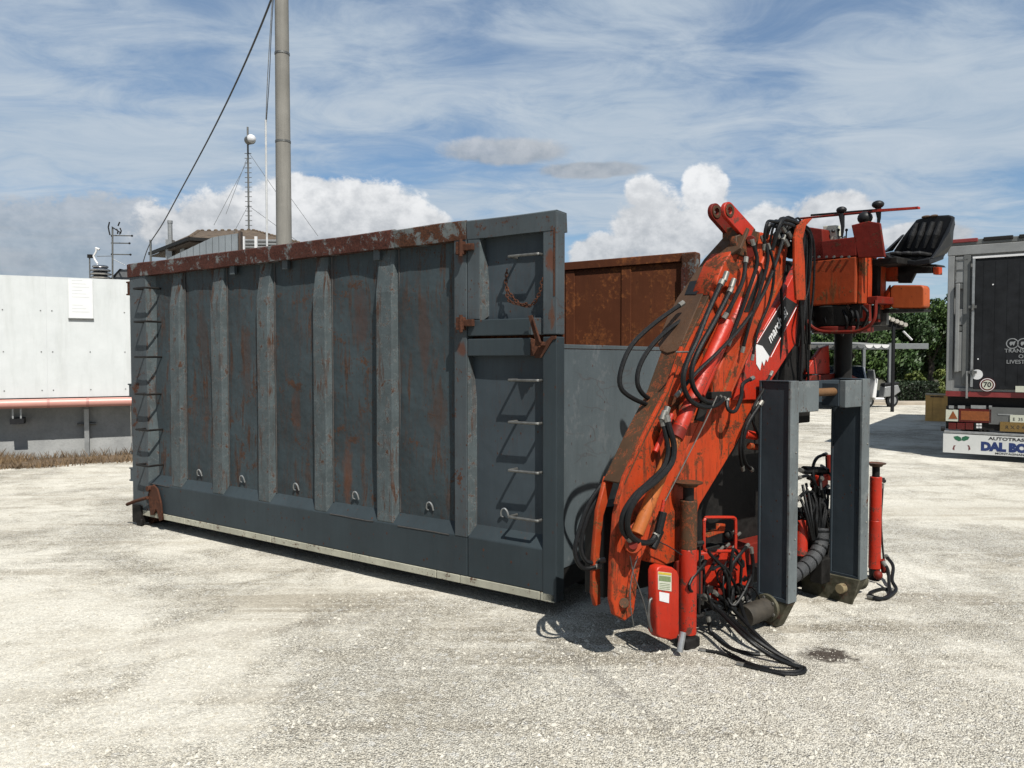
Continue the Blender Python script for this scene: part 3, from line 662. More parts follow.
MB().box(jp.x + .04, jp.y - .03, .30, jp.x + .10, jp.y + .09, .46).build('jack_bracket', M_dred, j1, bevel=.005)
for z in (.62, .47, .30, .18):
    MB().cyl((jp.x + .05, jp.y - .02, z), (jp.x + .10, jp.y - .03, z), .014, n=8).build('jack_fitting', M_grim, j1, bevel=.002)
MB().tube([Vector((jp.x + .07, jp.y - .03, .2)), Vector((jp.x + .07, jp.y - .03, .60))], .008, 6).build('jack_pipe', M_grim, j1)
# little red rounded tank with its two stickers
tk = kplate('fluid_tank', M_red, [(657, 634), (656.5, 572), (658.5, 567.5), (663, 565.5), (673, 567.5), (677.5, 571), (679.5, 577), (679.5, 634), (677, 639), (671, 640.5), (660, 638)], .16, .07, bev=.009)
def kquad(name, mat, pts, b, parent, t=.0012): return plate(name, mat, parent, kp(pts, b), t, -b, bev=.0003)
s1 = kquad('warning_sticker', M_lbl, [(658, 571.5), (671.5, 573), (671.5, 591.5), (658, 589.5)], .1618, tk)
kquad('sticker_band', plain('sticker_yellow', (.62, .45, .04), .5), [(658.4, 572), (671.2, 573.4), (671.2, 575.6), (658.4, 574.2)], .1632, s1)
kquad('sticker_picture', M_lblg, [(659, 575.4), (670.8, 576.8), (670.8, 582), (659, 580.6)], .1632, s1)
for i in range(4): kquad('sticker_line', M_lblg, [(659.5, 583 + i * 1.7), (670, 584.1 + i * 1.7), (670, 584.5 + i * 1.7), (659.5, 583.4 + i * 1.7)], .1632, s1)
kquad('white_sticker', M_white, [(659.5, 591.8), (669.3, 593.5), (669, 603.2), (659.5, 600.8)], .1618, tk)
MB().tube(catmull([k(658, 600, .12), k(650, 600, .12), k(649, 622, .12), k(653, 632, .12), k(658, 634, .12)], 4), .008, 7).build('tank_handle', M_dsteel, tk)
MB().tube([k(683, 632, .2), k(679.5, 652, .21)], .019, 12).build('drain_tube', M_galv, kr)
MB().box(jp.x - .07, jp.y - .05, .006, jp.x + .06, jp.y + .04, .07).build('jack_shoe', M_grim, j1, bevel=.012)
# loop handle and valve lever
def loop(pts, r, mat, name, closed=True):
    c = catmull(pts + [pts[0]], 4); return MB().tube(c, r, 7).build(name, mat, kr, smooth=True)
def rrect(x0, y0, x1, y1, r, b): return [k(x, y, b) for x, y in ((x0, y0 + r), (x0 + r * .3, y0 + r * .3), (x0 + r, y0), (x1 - r, y0), (x1 - r * .3, y0 + r * .3), (x1, y0 + r), (x1, y1 - r), (x1 - r * .3, y1 - r * .3), (x1 - r, y1), (x0 + r, y1), (x0 + r * .3, y1 - r * .3), (x0, y1 - r))]
loop(rrect(704, 517.5, 735.5, 551, 4, .12), .010, M_red, 'guard_hoop')
kplate('valve_lever', M_orange2, [(705, 536), (708, 538), (719, 534), (724, 533), (725.5, 529), (725.5, 524), (719.5, 524), (719.5, 530), (706, 533)], .06, .03)
MB().box(.18, .0, .44, .42, .09, .52).ball(k(728, 535, .05), .03, 8).ball(k(737, 535, .05), .022, 8).build('valve_block', M_grim, kr, bevel=.006)
for x, y in ((733, 533), (737, 536), (726, 547), (720, 550), (732, 549)): MB().cyl(k(x, y, .08), k(x + 3, y - 3, .07), .010, n=8).build('valve_fitting', M_zinc, kr)
for x, y, r in ((712, 606, .03), (722, 600, .04), (708, 590, .022), (700, 612, .03), (735, 598, .035)): MB().ball(k(x, y, .06), r, 7, (1, 1.2, .8)).build('valve_body', M_grim, kr)
MB().box(.16, .0, .13, .44, .12, .24).build('pump_block', M_grim, kr, bevel=.01)
for x, y in ((733, 606), (741, 600), (747, 604), (728, 612)): MB().cyl(k(x, y, .12), k(x + 4, y - 4, .12), .012, n=8).build('pump_fitting', M_zinc, kr)

MB().box(k(604, 560, -.13).x, .13, k(610, 597, -.13).z, k(700, 560, -.13).x, .30, k(650, 500, -.13).z).build('base_housing', M_grim, kr, bevel=.01)
# --- outer boom (left), two cheeks and a greasy web
A_ = [(612.5, 560), (611.5, 600), (615, 615), (625, 621), (634, 614), (637.5, 585), (641, 562), (655, 525), (678, 470), (702, 415), (722, 372), (741, 322), (754, 285), (744, 262), (728, 255), (712, 290), (700, 315), (683, 350), (668, 393), (646, 436), (625, 480), (616, 515)]
oc_ = kplate('outer_boom', M_orange, A_, .09, .035, holes=[(624, 603, .022)], bev=.006)
rear = [(q.x, q.z) for q in (k(x, y, .09) for x, y in [(612, 560), (611, 600), (614, 613), (619, 611), (618, 560), (622, 520), (632, 486), (625, 480), (616, 515)])]
plate('rear_cheek', M_orange2, kr, rear, .03, .055 - .0, bev=.005)
def along(pts, b0, b1, t, mat, name):
    P = [k(x, y, b0) for x, y in pts]; rings = []
    for i, p in enumerate(P):
        d = (P[min(i + 1, len(P) - 1)] - P[max(i - 1, 0)]).normalized(); nrm = Vector((-d.z, 0, d.x)) * -1
        if nrm.x > 0: nrm = -nrm
        rings.append([Vector((p.x, -b0, p.z)) + nrm * t, Vector((p.x, -b1, p.z)) + nrm * t, Vector((p.x, -b1, p.z)) - nrm * .01, Vector((p.x, -b0, p.z)) - nrm * .01])
    return MB().loft(rings).build(name, mat, kr, bevel=.003)
along([(624, 484), (646, 436), (668, 393), (683, 350), (700, 315), (712, 290)], .092, -.068, .006, M_brown, 'boom_web')
along([(617, 505), (625, 478), (646, 433), (668, 390), (683, 347)], .100, .080, .010, M_orange, 'boom_edge_bead')
kcyl(k(624, 603, .11), k(624, 603, -.02), .028, M_brown, 'boom_pin', 20)
# greasy cover plate lying on the upper edge of the outer boom
P0 = k(683, 352, .09); P1 = k(742, 228, .09); dU = (P1 - P0).normalized(); nU = Vector((-dU.z, 0, dU.x))
def konp(px, py):
    d = ray(px, py); dl = Vector((d.dot(KF.u), d.dot(KF.v), d.z)); e = Vector((0, 0, EYE)) - KF.o; el_ = Vector((e.dot(KF.u), e.dot(KF.v), EYE))
    t = (P0 - el_).dot(nU) / dl.dot(nU); return el_ + dl * t
cvp = [(683, 347), (677, 353), (669, 355), (661.5, 352), (659.5, 345), (668, 322), (679, 300), (691, 283), (706, 261), (722, 243), (736, 227), (750, 230), (742, 250), (722, 263), (703, 299)]
MB().prism([konp(*p) for p in cvp], nU * -.022 if nU.x > 0 else nU * .022).build('boom_cover', M_cover, kr, bevel=.004)
MB().prism([konp(*p) + nU * .0245 * (-1 if nU.x > 0 else 1) for p in ((687, 297), (692, 284), (700, 283), (701.5, 293), (698, 297))], nU * .002).build('cover_slot', M_blk, kr)
kplate('boom_head', M_orange, [(712, 292), (724, 262), (740, 240), (762, 232), (776, 236), (766, 262), (752, 296), (738, 322), (722, 318)], .12, .16, bev=.008)
kplate('head_bracket', M_brown, [(736, 236), (752, 230), (760, 232), (757, 250), (748, 258), (738, 254)], .14, .05, bev=.005)
kcyl(k(751, 240, .17), k(751, 240, -.1), .028, M_dred, 'head_pin', 18); kcyl(k(749, 252, .15), k(749, 252, .0), .04, M_dred, 'head_boss', 18)
# two lugs at the tip
for (cx, cy, b) in ((716.4, 211.7, .035), (729.5, 210.5, .145)):
    c = k(cx, cy, b); e = k(cx + 22, cy + 25, b); d = (e - c); ang = math.degrees(math.atan2(d.z, d.x)); r = .053
    nx_, nz_ = -d.z / d.length * r, d.x / d.length * r
    pts = arc(c.x, c.z, r, ang + 90, ang + 270, 14) + [(e.x + (-nx_), e.z - nz_), (e.x + nx_ * 1.1, e.z + nz_ * 1.1)]
    lg = plate('tip_lug', M_dred if b < .1 else M_red, kr, pts, .028, -b, [(c.x, c.z, .021)], .004)
    ring = [(c.x + .040 * math.cos(t), c.z + .040 * math.sin(t)) for t in [i * math.pi / 10 for i in range(20)]]
    plate('lug_ring', M_brown, lg, ring, .006, -b - .0062, [(c.x, c.z, .0225)], .001)
MB().box(k(735, 232, .1).x, -.13, k(735, 240, .1).z, k(752, 232, .1).x, .0, k(735, 226, .1).z).build('tip_block', M_brown, kr, bevel=.01)

# --- boom cylinder and rod between the booms
kcyl(k(637, 534, .15), k(678, 432, .15), .036, steel_paint('bronze_rod', (.42, .12, .03), rust=.4, sc=8, streak=.6, rough=.5), 'cylinder_rod')
kcyl(k(677, 434, .15), k(727, 322, .15), .042, M_red, 'boom_cylinder', 24)
kcyl(k(675, 438, .15), k(679.5, 428, .15), .047, M_dred, 'cylinder_gland', 24)
kcyl(k(700, 395, .12), k(742, 300, .12), .030, M_red, 'boom_cylinder')
kcyl(k(655, 452, .12), k(672, 414, .12), .016, M_red, 'pipe_clamp')
kcyl(k(633, 545, .19), k(633, 545, .06), .045, M_orange2, 'rod_eye', 20); kcyl(k(633, 545, .20), k(633, 545, .05), .026, M_dred, 'rod_pin', 16)
kplate('rod_strap', M_orange, [(625, 535), (636, 520), (646, 528), (643, 548), (634, 556), (626, 550)], .10, .04, bev=.006)

# --- inner boom (right): lower plate, telescopic section with ridges, logo plate
kplate('inner_boom', M_orange, [(648, 562), (664, 566), (681, 560), (690, 540), (700, 505), (735, 447), (757, 405), (757, 390), (712, 390), (700, 420), (672, 480), (656, 520)], .055, .16, bev=.008)
kplate('telescopic_section', M_orange, [(711, 394), (719, 369), (736, 323), (752, 285), (768, 248), (790, 240), (783, 285), (763, 325), (748, 360), (731, 398)], .135, .15, bev=.012)
for a, b_, w in (((722, 394), (772, 262), .014), ((729, 396), (781, 276), .010)):
    p, q = k(*a, .135), k(*b_, .135); MB().tube([p, q], w, 6).build('boom_ridge', M_orange2, kr, smooth=True)
kplate('boom_side_plate', M_red, [(733, 400), (750, 352), (782, 297), (800, 262), (806, 262), (806, 330), (790, 352), (772, 380), (762, 400)], .075, .05, bev=.006)
MB().box(k(712, 398, .15).x, -.15, k(712, 399, .15).z, k(732, 398, .15).x, -.0, k(712, 392, .15).z).build('section_collar', M_grim, kr, bevel=.004)
lg = kquad('logo_band', M_txtk, [(757.5, 344), (786, 297), (797, 304), (770, 356.5)], .0775, kr, .002)
for a, b_ in (((757, 343), (785.5, 296)), ((770.8, 357.2), (797.6, 305))):
    p, q = k(*a, .0782), k(*b_, .0782); MB().tube([p, q], .0022, 5).build('logo_line', M_white, lg)
p, q = k(764.5, 348.5, .08), k(790, 303.5, .08); an = math.atan2(q.z - p.z, q.x - p.x); mid = (p + q) / 2
t_ = text('logo_lettering', 'marchesi', M_white, kr, (mid.x, mid.y - .001, mid.z), .088, rot=(R(90), -an, 0), shear=.25, sx=.88, bold=.0016)
kquad('logo_wing', M_white, [(756, 344), (762.5, 346), (769.5, 356.5), (767.5, 362), (766, 359), (764, 366), (762, 361), (760.2, 370.5), (756.3, 364)], .0785, lg, .002)

kplate('gap_shade_strip', M_grim, [(744, 285), (751, 287), (737, 325), (720, 371), (712, 396), (704, 422), (696, 420), (705, 392), (713, 366), (730, 322)], .105, .02)  # black strips paint the shade in the gaps between boom sections
kplate('gap_shade_strip', M_grim, [(762, 268), (766, 270), (749, 312), (744, 312)], .138, .004, bev=.001)
# --- column, slew housing and hose-covered head
MB().box(k(786, 300, -.05).x, .05, 1.25, k(812, 300, -.05).x, .30, k(800, 262, -.05).z).build('column_shade_fill', M_grim, kr, bevel=.01)  # black box added to fill the shadow right of the booms
HA = 1.40; zb_, zt_ = kx(830, 305, HA).z, kx(830, 259, HA).z; y_l, y_r = kx(803, 280, HA).y, kx(856, 280, HA).y
a_e = k(882, 280, -y_r).x
MB().box(HA, y_l, zb_, a_e - .12, y_r + .002, zt_).build('head_box', steel_paint('weathered_orange_paint', (.34, .050, .012), rust=.5, sc=4, chips=.7, streak=1, rough=.6, rustc=((.07, .03, .012), (.22, .09, .03))), kr, bevel=.010)
MB().box(a_e - .119, y_l + .05, zb_ + .01, a_e - .02, y_r - .03, zt_ - .01).build('head_core', M_grim, kr)
for a0, a1, zz, mt_ in ((HA + .02, HA + .085, .0, M_orange2), (HA + .10, HA + .15, -.02, M_orange), (a_e - .075, a_e - .005, -.03, M_orange2)): MB().box(a0, y_r - .034, zb_ + zz, a1, y_r - .004 - (0 if a0 > a_e - .1 else -.0), zt_ + .008).build('head_strip', mt_, kr, bevel=.004)
for i in range(7): MB().box(HA + .03 + i * .06, y_r - .02 - .03 * (i % 2), zb_ - .10 - .02 * (i % 3), HA + .06 + i * .06, y_r + .05, zb_ - .004).build('slew_bracket', (M_grim, M_dred, M_dsteel)[i % 3], kr, bevel=.004)
cx_, cy_ = HA + .22, (y_l + y_r) / 2 + .02
MB().cyl((cx_, cy_, zb_ - .15), (cx_, cy_, zb_ - .002), .20, .225, 32).build('slew_housing', M_grim, kr, bevel=.01)
MB().cyl((cx_, cy_, zb_ - .19), (cx_, cy_, zb_ - .15), .21, n=32).build('slew_ring', M_dred, kr, bevel=.006)
for i in range(10):
    t = i * .628; MB().cyl((cx_ + .17 * math.cos(t), cy_ + .17 * math.sin(t), zb_ - .125), (cx_ + .17 * math.cos(t), cy_ + .17 * math.sin(t), zb_ - .10), .011, n=6).build('slew_bolt', M_dsteel, kr)
MB().tube(catmull([kx(806, 308, HA), kx(808, 322, HA), kx(820, 331, HA), kx(845, 332, HA), kx(862, 330, HA), kx(874, 320, HA), kx(876, 300, HA)], 5), .012, 8).build('head_hoop', M_dred, kr, smooth=True)
ccx = k(843, 360, -(cy_ + .05)).x; MB().cyl((ccx, cy_ + .05, .42), (ccx, cy_ + .05, zb_ - .185), .062, .062, 24).build('crane_column', M_grim, kr)
kplate('column_fin', M_red, [(806, 374), (812, 362), (822, 348), (829, 345), (830, 374)], -.02, .03)
kplate('column_foot', M_dred, [(808, 384), (812, 376), (846, 372), (858, 378), (860, 384)], -.0, .04)
# dark red trays above the box
z1 = kx(830, 240, HA).z
MB().box(HA, y_l + .01, zt_ + .002, HA + .28, y_r, z1).build('control_tray', M_dred, kr, bevel=.006)
mb = MB(); mb.prism([kx(803, 259, HA), kx(802, 230, HA), kx(808, 227, HA), kx(822, 229, HA), kx(824, 259, HA)], (.14, 0, 0)); mb.build('control_side', M_dred, kr, bevel=.006)
mb = MB(); mb.prism([kx(858, 258, HA), kx(851, 225, HA), kx(868, 221, HA), kx(880, 223, HA), kx(885, 257, HA)], (.02, 0, 0)); mb.build('control_shield', M_dred, kr, bevel=.006)
mb = MB(); mb.prism([kx(823, 240, 1.5), kx(823, 226, 1.5), kx(836, 225, 1.5), kx(837, 240, 1.5)], (.06, 0, 0)); vb = mb.build('valve_bank', M_lbl, kr, bevel=.004)
for x, y in ((826, 231), (833, 231)): MB().ball(kx(x, y, 1.49), .012, 6).build('valve_knob', M_txtk, vb)
for i in range(5): MB().cyl(kx(824 + i * 5, 243, 1.5), kx(825 + i * 5, 236, 1.5), .006, n=6).build('control_spindle', M_zinc, kr)
MB().tube([kx(800, 218.5, 1.5), kx(918, 207.5, 1.5)], .008, 7).build('guard_bar', M_dred, kr); MB().tube([kx(811, 215.2, 1.62), kx(880, 209.5, 1.62)], .008, 7).build('guard_bar', M_blk, kr)
mb = MB(); mb.prism([kx(872, 212, 1.48), kx(872, 209.5, 1.48), kx(918, 206.5, 1.48), kx(918, 208.6, 1.48)], (.03, 0, 0)); mb.build('guard_handle', M_red, kr)
for (x, y, x2, y2, r) in ((841.5, 210, 842, 237, .036), (878, 204.5, 878, 226, .040)):
    g_ = MB().tube([kx(x, y + 4, 1.5), kx((x + x2) / 2 + 1, (y + y2) / 2 + 3, 1.5), kx(x2, y2, 1.5)], [.022, .013, .008], 8).build('control_lever', M_blk, kr)
    MB().ball(kx(x, y, 1.5), r, 8, (1, 1, .68)).build('lever_knob', M_blk, g_)
MB().ball(kx(865, 218, 1.5), .05, 8, (1, 1, .9)).build('rubber_boot', M_blk, kr)
MB().tube([kx(842, 238, 1.5), kx(837, 243, 1.5)], .004, 5).tube([kx(842, 236, 1.5), kx(848, 242, 1.5)], .004, 5).build('lever_link', M_zinc, kr)
# orange guard left of the tray
mb = MB(); g0 = [(795, 238), (798, 226), (805, 219), (813, 218), (806, 226), (803, 240), (805, 262), (806, 300), (797, 300), (795, 270)]
mb.prism([k(x, y, .24) for x, y in g0], (0, .02, 0)); mb.build('hose_guard', M_orange, kr, bevel=.004)
rnd = random.Random(4)
for i in range(9): hose([kx(806 + i * 7, 306, HA + .05), kx(808 + i * 7 + rnd.uniform(-5, 5), 318 + rnd.uniform(-4, 6), HA + .02), kx(812 + i * 6, 330 + rnd.uniform(-6, 8), HA + .12)], .010, ferr=i % 3 == 0)
for i in range(6): p = kx(812 + i * 7.5, 257, HA - .004); MB().cyl(p, p + Vector((-.012, 0, 0)), .009, n=6).build('cover_bolt', M_dsteel, kr)
for i in range(6): MB().tube([kx(826 + i * 4, 240, 1.52), kx(826.5 + i * 4, 233 - (i % 2) * 2, 1.52)], .005, 6).ball(kx(826.5 + i * 4, 232 - (i % 2) * 2, 1.52), .011, 5).build('small_lever', M_blk, kr)
# seat
SA = 1.78
seat = thing('operator_seat_anchor', None, None)
bpy.data.objects.remove(seat)
SB = SA + .22                                        # the shell opens towards the booms
back = [(893, 251), (903, 236), (916, 219.5), (930, 215.8), (948, 214.8), (952.5, 216), (953.5, 224), (949, 244), (942, 257), (925, 262), (900, 260)]
mb = MB(); P_ = [kx(x, y, SB) for x, y in back]; cc = sum(P_, Vector()) / len(P_)
mb.loft([[p for p in P_], [p + Vector((.035, 0, 0)) for p in P_]]); st = mb.build('operator_seat', M_blk, kr, bevel=.010)
front = [kx(x, y, SA - .08) for x, y in ((884, 253), (892, 258), (915, 260.5), (930, 258.5))]
bk = [kx(x, y, SB - .002) for x, y in ((893, 251), (903, 259), (925, 261.5), (944, 254))]
low = Vector((0, 0, -.035)); MB().loft([front + [p + low for p in front[::-1]], bk + [p + low for p in bk[::-1]]]).build('seat_pan', M_blk, st, bevel=.006, smooth=False)
mb = MB(); mb.prism([front[3], kx(938, 247, SA + .02), kx(947, 232, SA + .10), kx(952, 217, SB), kx(949, 244, SB), bk[3]], Vector((0, -.02, 0))); mb.build('seat_bolster', M_blk, st, bevel=.004)
mb = MB(); mb.prism([front[0], kx(889, 249, SA + .02), kx(905, 234, SB - .02), bk[0]], Vector((0, .02, 0))); mb.build('seat_bolster', M_blk, st, bevel=.004)
M_vin = plain('cracked_vinyl', (.012, .012, .013), .65, var=.6, sc=25, bump=.5)
for i in range(4):
    x = 915 + i * 8.0; p = kx(x - 7, 248, SB); q = kx(x + 2, 223 - i * .6, SB)
    MB().tube([p + Vector((.004, 0, 0)), (p + q) / 2 + Vector((-.002, 0, 0)), q + Vector((.004, 0, 0))], [.016, .023, .018], 8).build('seat_flute', M_vin, st)
for i in range(3):
    p = kx(900 + i * 11, 254, SA + .06); MB().box(p.x - .09, p.y - .03, p.z - .015, p.x + .10, p.y + .03, p.z + .012).build('seat_cushion', M_vin, st, bevel=.012)
MB().ball(kx(926, 216.8, SB), .018, 6, (1, 1.8, .6)).build('torn_foam', plain('seat_foam', (.10, .06, .035), .9), st); MB().ball(kx(934, 216, SB), .018, 6, (1, 1.6, .6)).build('torn_foam', bpy.data.materials['seat_foam'], st)
mb = MB(); mb.prism([kx(x, y, SA) for x, y in ((884, 263), (936, 264.2), (938, 266.2), (884, 267.5))], (.12, 0, 0)); mb.build('seat_base', M_grim, kr, bevel=.003)
mb = MB(); mb.prism([kx(x, y, SA) for x, y in ((885, 266), (897.5, 266), (897.5, 281.5), (885, 281.5))], (.04, 0, 0)); mb.build('seat_mount', M_orange, kr, bevel=.004)
mb = MB(); mb.prism([kx(x, y, SA) for x, y in ((898, 267), (918, 267), (910, 283), (898, 283))], (.03, 0, 0)).prism([kx(x, y, SA) for x, y in ((898, 267), (932, 267), (932, 273), (898, 273.5))], (.03, 0, 0)); mb.build('seat_strut', M_grim, kr, bevel=.003)
mb = MB(); mb.prism([kx(x, y, SA) for x, y in ((933, 267), (939, 267), (939, 274.5), (933, 274.5))], (.05, 0, 0)); mb.build('strut_end', M_orange, kr, bevel=.003)
TA = 1.72
def rr(x0, y0, x1, y1, r):
    o = []
    for cx, cy, a in ((x1 - r, y0 + r, -90), (x1 - r, y1 - r, 0), (x0 + r, y1 - r, 90), (x0 + r, y0 + r, 180)):
        o += [(cx + r * math.cos(R(a + 30 * i)), cy + r * math.sin(R(a + 30 * i))) for i in range(4)]
    return o
mb = MB(); mb.prism([kx(x, y, TA) for x, y in rr(890, 285, 924, 308.5, 4)], (.09, 0, 0)); tb = mb.build('tool_box', steel_paint('box_orange_paint', (.42, .085, .022), rust=.22, sc=4, chips=.4, scratch=1, rough=.5), kr, bevel=.008)
mb = MB(); mb.prism([kx(x, y, TA) for x, y in ((883, 308.8), (924, 309), (924, 311.5), (883, 313))], (.10, 0, 0)); mb.build('box_tray', M_grim, kr)
mb = MB(); mb.prism([kx(x, y, TA) for x, y in ((882, 308), (882, 297), (889.5, 285), (889.5, 308))], (.02, 0, 0)); mb.build('box_bracket', M_orange, kr)
MB().box(HA + .10, y_r - .10, zb_ + .0, TA + .14, y_r - .02, zb_ + .05).build('box_arm', M_dred, kr, bevel=.006)
MB().box(HA + .16, y_r - .20, zt_ - .055, SA + .12, y_r - .02, zt_ - .012).build('seat_arm', M_grim, kr, bevel=.006)

# --- hoses
H_ = [
 ([(752, 240, .2), (757, 262, .21), (748, 292, .2), (738, 320, .18), (728, 345, .17)], .012),
 ([(762, 236, .2), (768, 258, .22), (760, 290, .21), (750, 322, .2), (742, 352, .17)], .011),
 ([(746, 258, .18), (743, 280, .2), (733, 302, .19), (724, 318, .17)], .013),
 ([(768, 244, .2), (774, 268, .21), (770, 300, .19), (758, 330, .17), (752, 360, .16)], .009),
 ([(683, 303, -.02), (655, 323, -.05), (632, 345, -.06), (621, 370, -.06), (621, 388, -.05), (634, 399, -.03), (654, 407, -.02)], .014),
 ([(690, 315, -.02), (668, 330, -.05), (650, 348, -.05), (639, 368, -.05), (638, 386, -.04), (648, 398, -.03), (664, 400, -.02)], .014),
 ([(624, 460, -.08), (606, 480, -.09), (590, 502, -.10), (580, 528, -.10), (575, 552, -.09), (583, 568, -.07), (600, 566, -.05)], .013),
 ([(628, 462, -.10), (610, 482, -.11), (595, 502, -.12), (585, 526, -.12), (581, 548, -.11), (588, 562, -.08), (604, 560, -.05)], .013),
 ([(722, 281, .17), (708, 312, .2), (697, 340, .22), (687, 362, .22), (683, 382, .22), (690, 400, .21), (705, 407, .2), (718, 404, .17), (724, 397, .13)], .015),
 ([(731, 289, .17), (714, 322, .2), (700, 347, .22), (692, 368, .22), (693, 386, .22), (702, 399, .21), (713, 402, .18), (720, 396, .13)], .015),
 ([(784, 236, .18), (776, 262, .2), (762, 296, .2), (742, 326, .2), (718, 352, .21), (697, 372, .19), (676, 396, .16)], .011),
 ([(666, 416, .18), (670, 430, .2), (674, 446, .21), (671, 464, .22), (656, 481, .23), (640, 494, .23), (629, 512, .22), (628, 530, .21), (637, 541, .2), (650, 542, .19), (658, 532, .18)], .017),
 ([(662, 420, .16), (666, 436, .18), (668, 452, .19), (663, 468, .20), (648, 483, .21), (634, 496, .21), (623, 514, .20), (622, 530, .19), (630, 540, .18)], .014),
 ([(753, 378, .15), (743, 384, .16), (741, 398, .17), (735, 411, .17), (728, 409, .16), (727, 396, .13)], .012),
 ([(762, 402, .14), (748, 424, .14), (743, 445, .13), (745, 462, .10), (752, 470, .05)], .012),
 ([(757, 402, .12), (744, 428, .12), (740, 450, .12), (743, 470, .08)], .010),
 ([(772, 372, .12), (762, 392, .13), (752, 412, .13), (757, 432, .1), (766, 440, .05)], .009),
 ([(748, 545, .12), (742, 552, .14), (732, 566, .14), (728, 588, .13), (730, 604, .12)], .011),
 ([(751, 548, .10), (753, 566, .10), (750, 590, .10), (744, 606, .12)], .012),
 ([(702, 556, .08), (704, 580, .1), (702, 604, .1)], .010),
 ([(826, 454, -.05), (817, 458, -.04), (813, 468, -.02), (815, 484, 0), (822, 500, .02), (826, 520, .03)], .012),
 ([(798, 478, .05), (808, 476, .03), (815, 484, .02), (821, 500, .03), (823, 522, .05)], .012),
 ([(797, 500, .05), (806, 492, .02), (818, 492, 0), (828, 486, 0)], .012),
 ([(800, 470, .0), (808, 472, -.02), (818, 470, -.04), (830, 470, -.06)], .014),
]
for p, r in H_: hose(p, r)
MB().box(k(806, 520, -.14).x, .16, k(806, 600, -.14).z, k(836, 520, -.14).x, .34, k(806, 516, -.14).z).build('valve_rack', M_grim, kr, bevel=.01)
for i, (x, y, r) in enumerate(((810, 498, .03), (822, 506, .035), (829, 492, .028), (806, 512, .03), (826, 520, .035), (818, 488, .025), (812, 585, .04), (826, 590, .05))): MB().ball(k(x, y, -.05 + .02 * (i % 3)), r, 7, (1, 1.2, .9)).build('valve_body', M_grim if i % 3 else M_dred, kr)
rnd = random.Random(23)
for i in range(16):
    x = rnd.uniform(799, 830); y = rnd.uniform(462, 510)
    hose([(x, y, rnd.uniform(-.12, .04)), (x + rnd.uniform(-8, 8), y + rnd.uniform(-12, 8), rnd.uniform(-.1, .06)), (x + rnd.uniform(-12, 12), y + rnd.uniform(8, 22), rnd.uniform(-.1, .08)), (rnd.uniform(806, 832), rnd.uniform(520, 556), rnd.uniform(-.1, .05))], rnd.choice((.008, .010, .012)), ferr=i % 3 == 0)
for i in range(14):
    x = rnd.uniform(702, 748); y = rnd.uniform(548, 600)
    hose([(x, y, .09), (x + rnd.uniform(-12, 12), y + rnd.uniform(-8, 14), .12 + rnd.uniform(0, .06)), (x + rnd.uniform(-14, 14), y + rnd.uniform(6, 30), .12 + rnd.uniform(0, .06)), (rnd.uniform(704, 748), rnd.uniform(590, 616), .09)], rnd.choice((.006, .008, .010)), ferr=i % 2 == 0)
for i in range(14):
    x = rnd.uniform(702, 748); y = rnd.uniform(585, 612); c = k(x, y, .10); w_ = rnd.uniform(.012, .03); MB().box(c.x - w_, c.y - .02, c.z - w_, c.x + w_, c.y + .03, c.z + w_ * .8).build('valve_block', rnd.choice((M_grim, M_grim, M_dred, M_dsteel)), kr, bevel=.004)
rnd = random.Random(11)
for i in range(9):                                   # fan of hoses coming out of the wrapped bundle
    x0 = 799 + i * 3.6; hose([(812 + i * 1.2, 540, .08), (808 + i * 2.1, 522, .09 + rnd.uniform(-.03, .03)), (803 + i * 3 + rnd.uniform(-2, 2), 505, .06), (x0, 488 + rnd.uniform(-6, 10), .0 + rnd.uniform(-.05, .05))], .010, ferr=False)
c = catmull([k(821, 528, .09), k(820, 545, .10), k(812, 560, .11), (k(798, 572, .12)), k(785, 580, .12)], 6)
bd = MB().tube(c, .052, 14).build('wrapped_hose_bundle', M_wrap, kr, smooth=True)
for i in range(1, len(c) - 1, 3):
    d = (c[i + 1] - c[i]).normalized(); MB().tube([c[i] - d * .006, c[i] + d * .006], .056, 14).build('bundle_band', M_hose, bd)
MB().box(k(816, 480, -.02).x, .0, k(816, 490, 0).z, k(826, 480, -.02).x, .07, k(816, 476, 0).z).build('red_valve', M_red, kr, bevel=.008)
MB().cyl(k(828, 455, -.04), k(829, 480, -.04), .02, n=10).build('valve_body', M_dred, kr); MB().cyl(k(804, 470, -.04), k(826, 471, -.04), .03, n=12).build('filter_canister', M_grim, kr)
MB().cyl(k(801, 520, 0), k(801, 556, .02), .045, n=16).build('accumulator', M_red, kr, bevel=.006)
MB().cyl(k(815, 545, -.05), k(815, 575, -.05), .03, n=12).build('accumulator', M_dred, kr, bevel=.006)
for i in range(11):                                  # dense bunch over the column head
    x = 766 + i * 2.6; e = {2: 776}.get(i, 795 + (i % 5) * 2.0); b = .10 + rnd.uniform(-.04, .10); y1 = rnd.uniform(330, 405)
    hose([(x - 5 + rnd.uniform(-4, 4), 244 + rnd.uniform(-6, 10), b), (x, 228 + rnd.uniform(-3, 3), b + .03), (x + 7, 219 + rnd.uniform(-3, 5) + abs(i - 7) * .5, b + .02), (e + 8, 236 + rnd.uniform(-5, 5), b + .02), (e + 8 + rnd.uniform(-4, 3), 280, b + .01), (e + 4 + rnd.uniform(-3, 5), (280 + y1) / 2, b), (e + 4 + rnd.uniform(-4, 5), y1, b - .04)], rnd.choice((.008, .010, .013)), ferr=i % 4 == 0)
for x, y in ((782, 226), (788, 232), (794, 224), (797, 236), (785, 240), (776, 232)): MB().cyl(k(x, y, .2), k(x + 3, y + 6, .2), .014, n=8).build('hose_coupling', M_dsteel, kr)
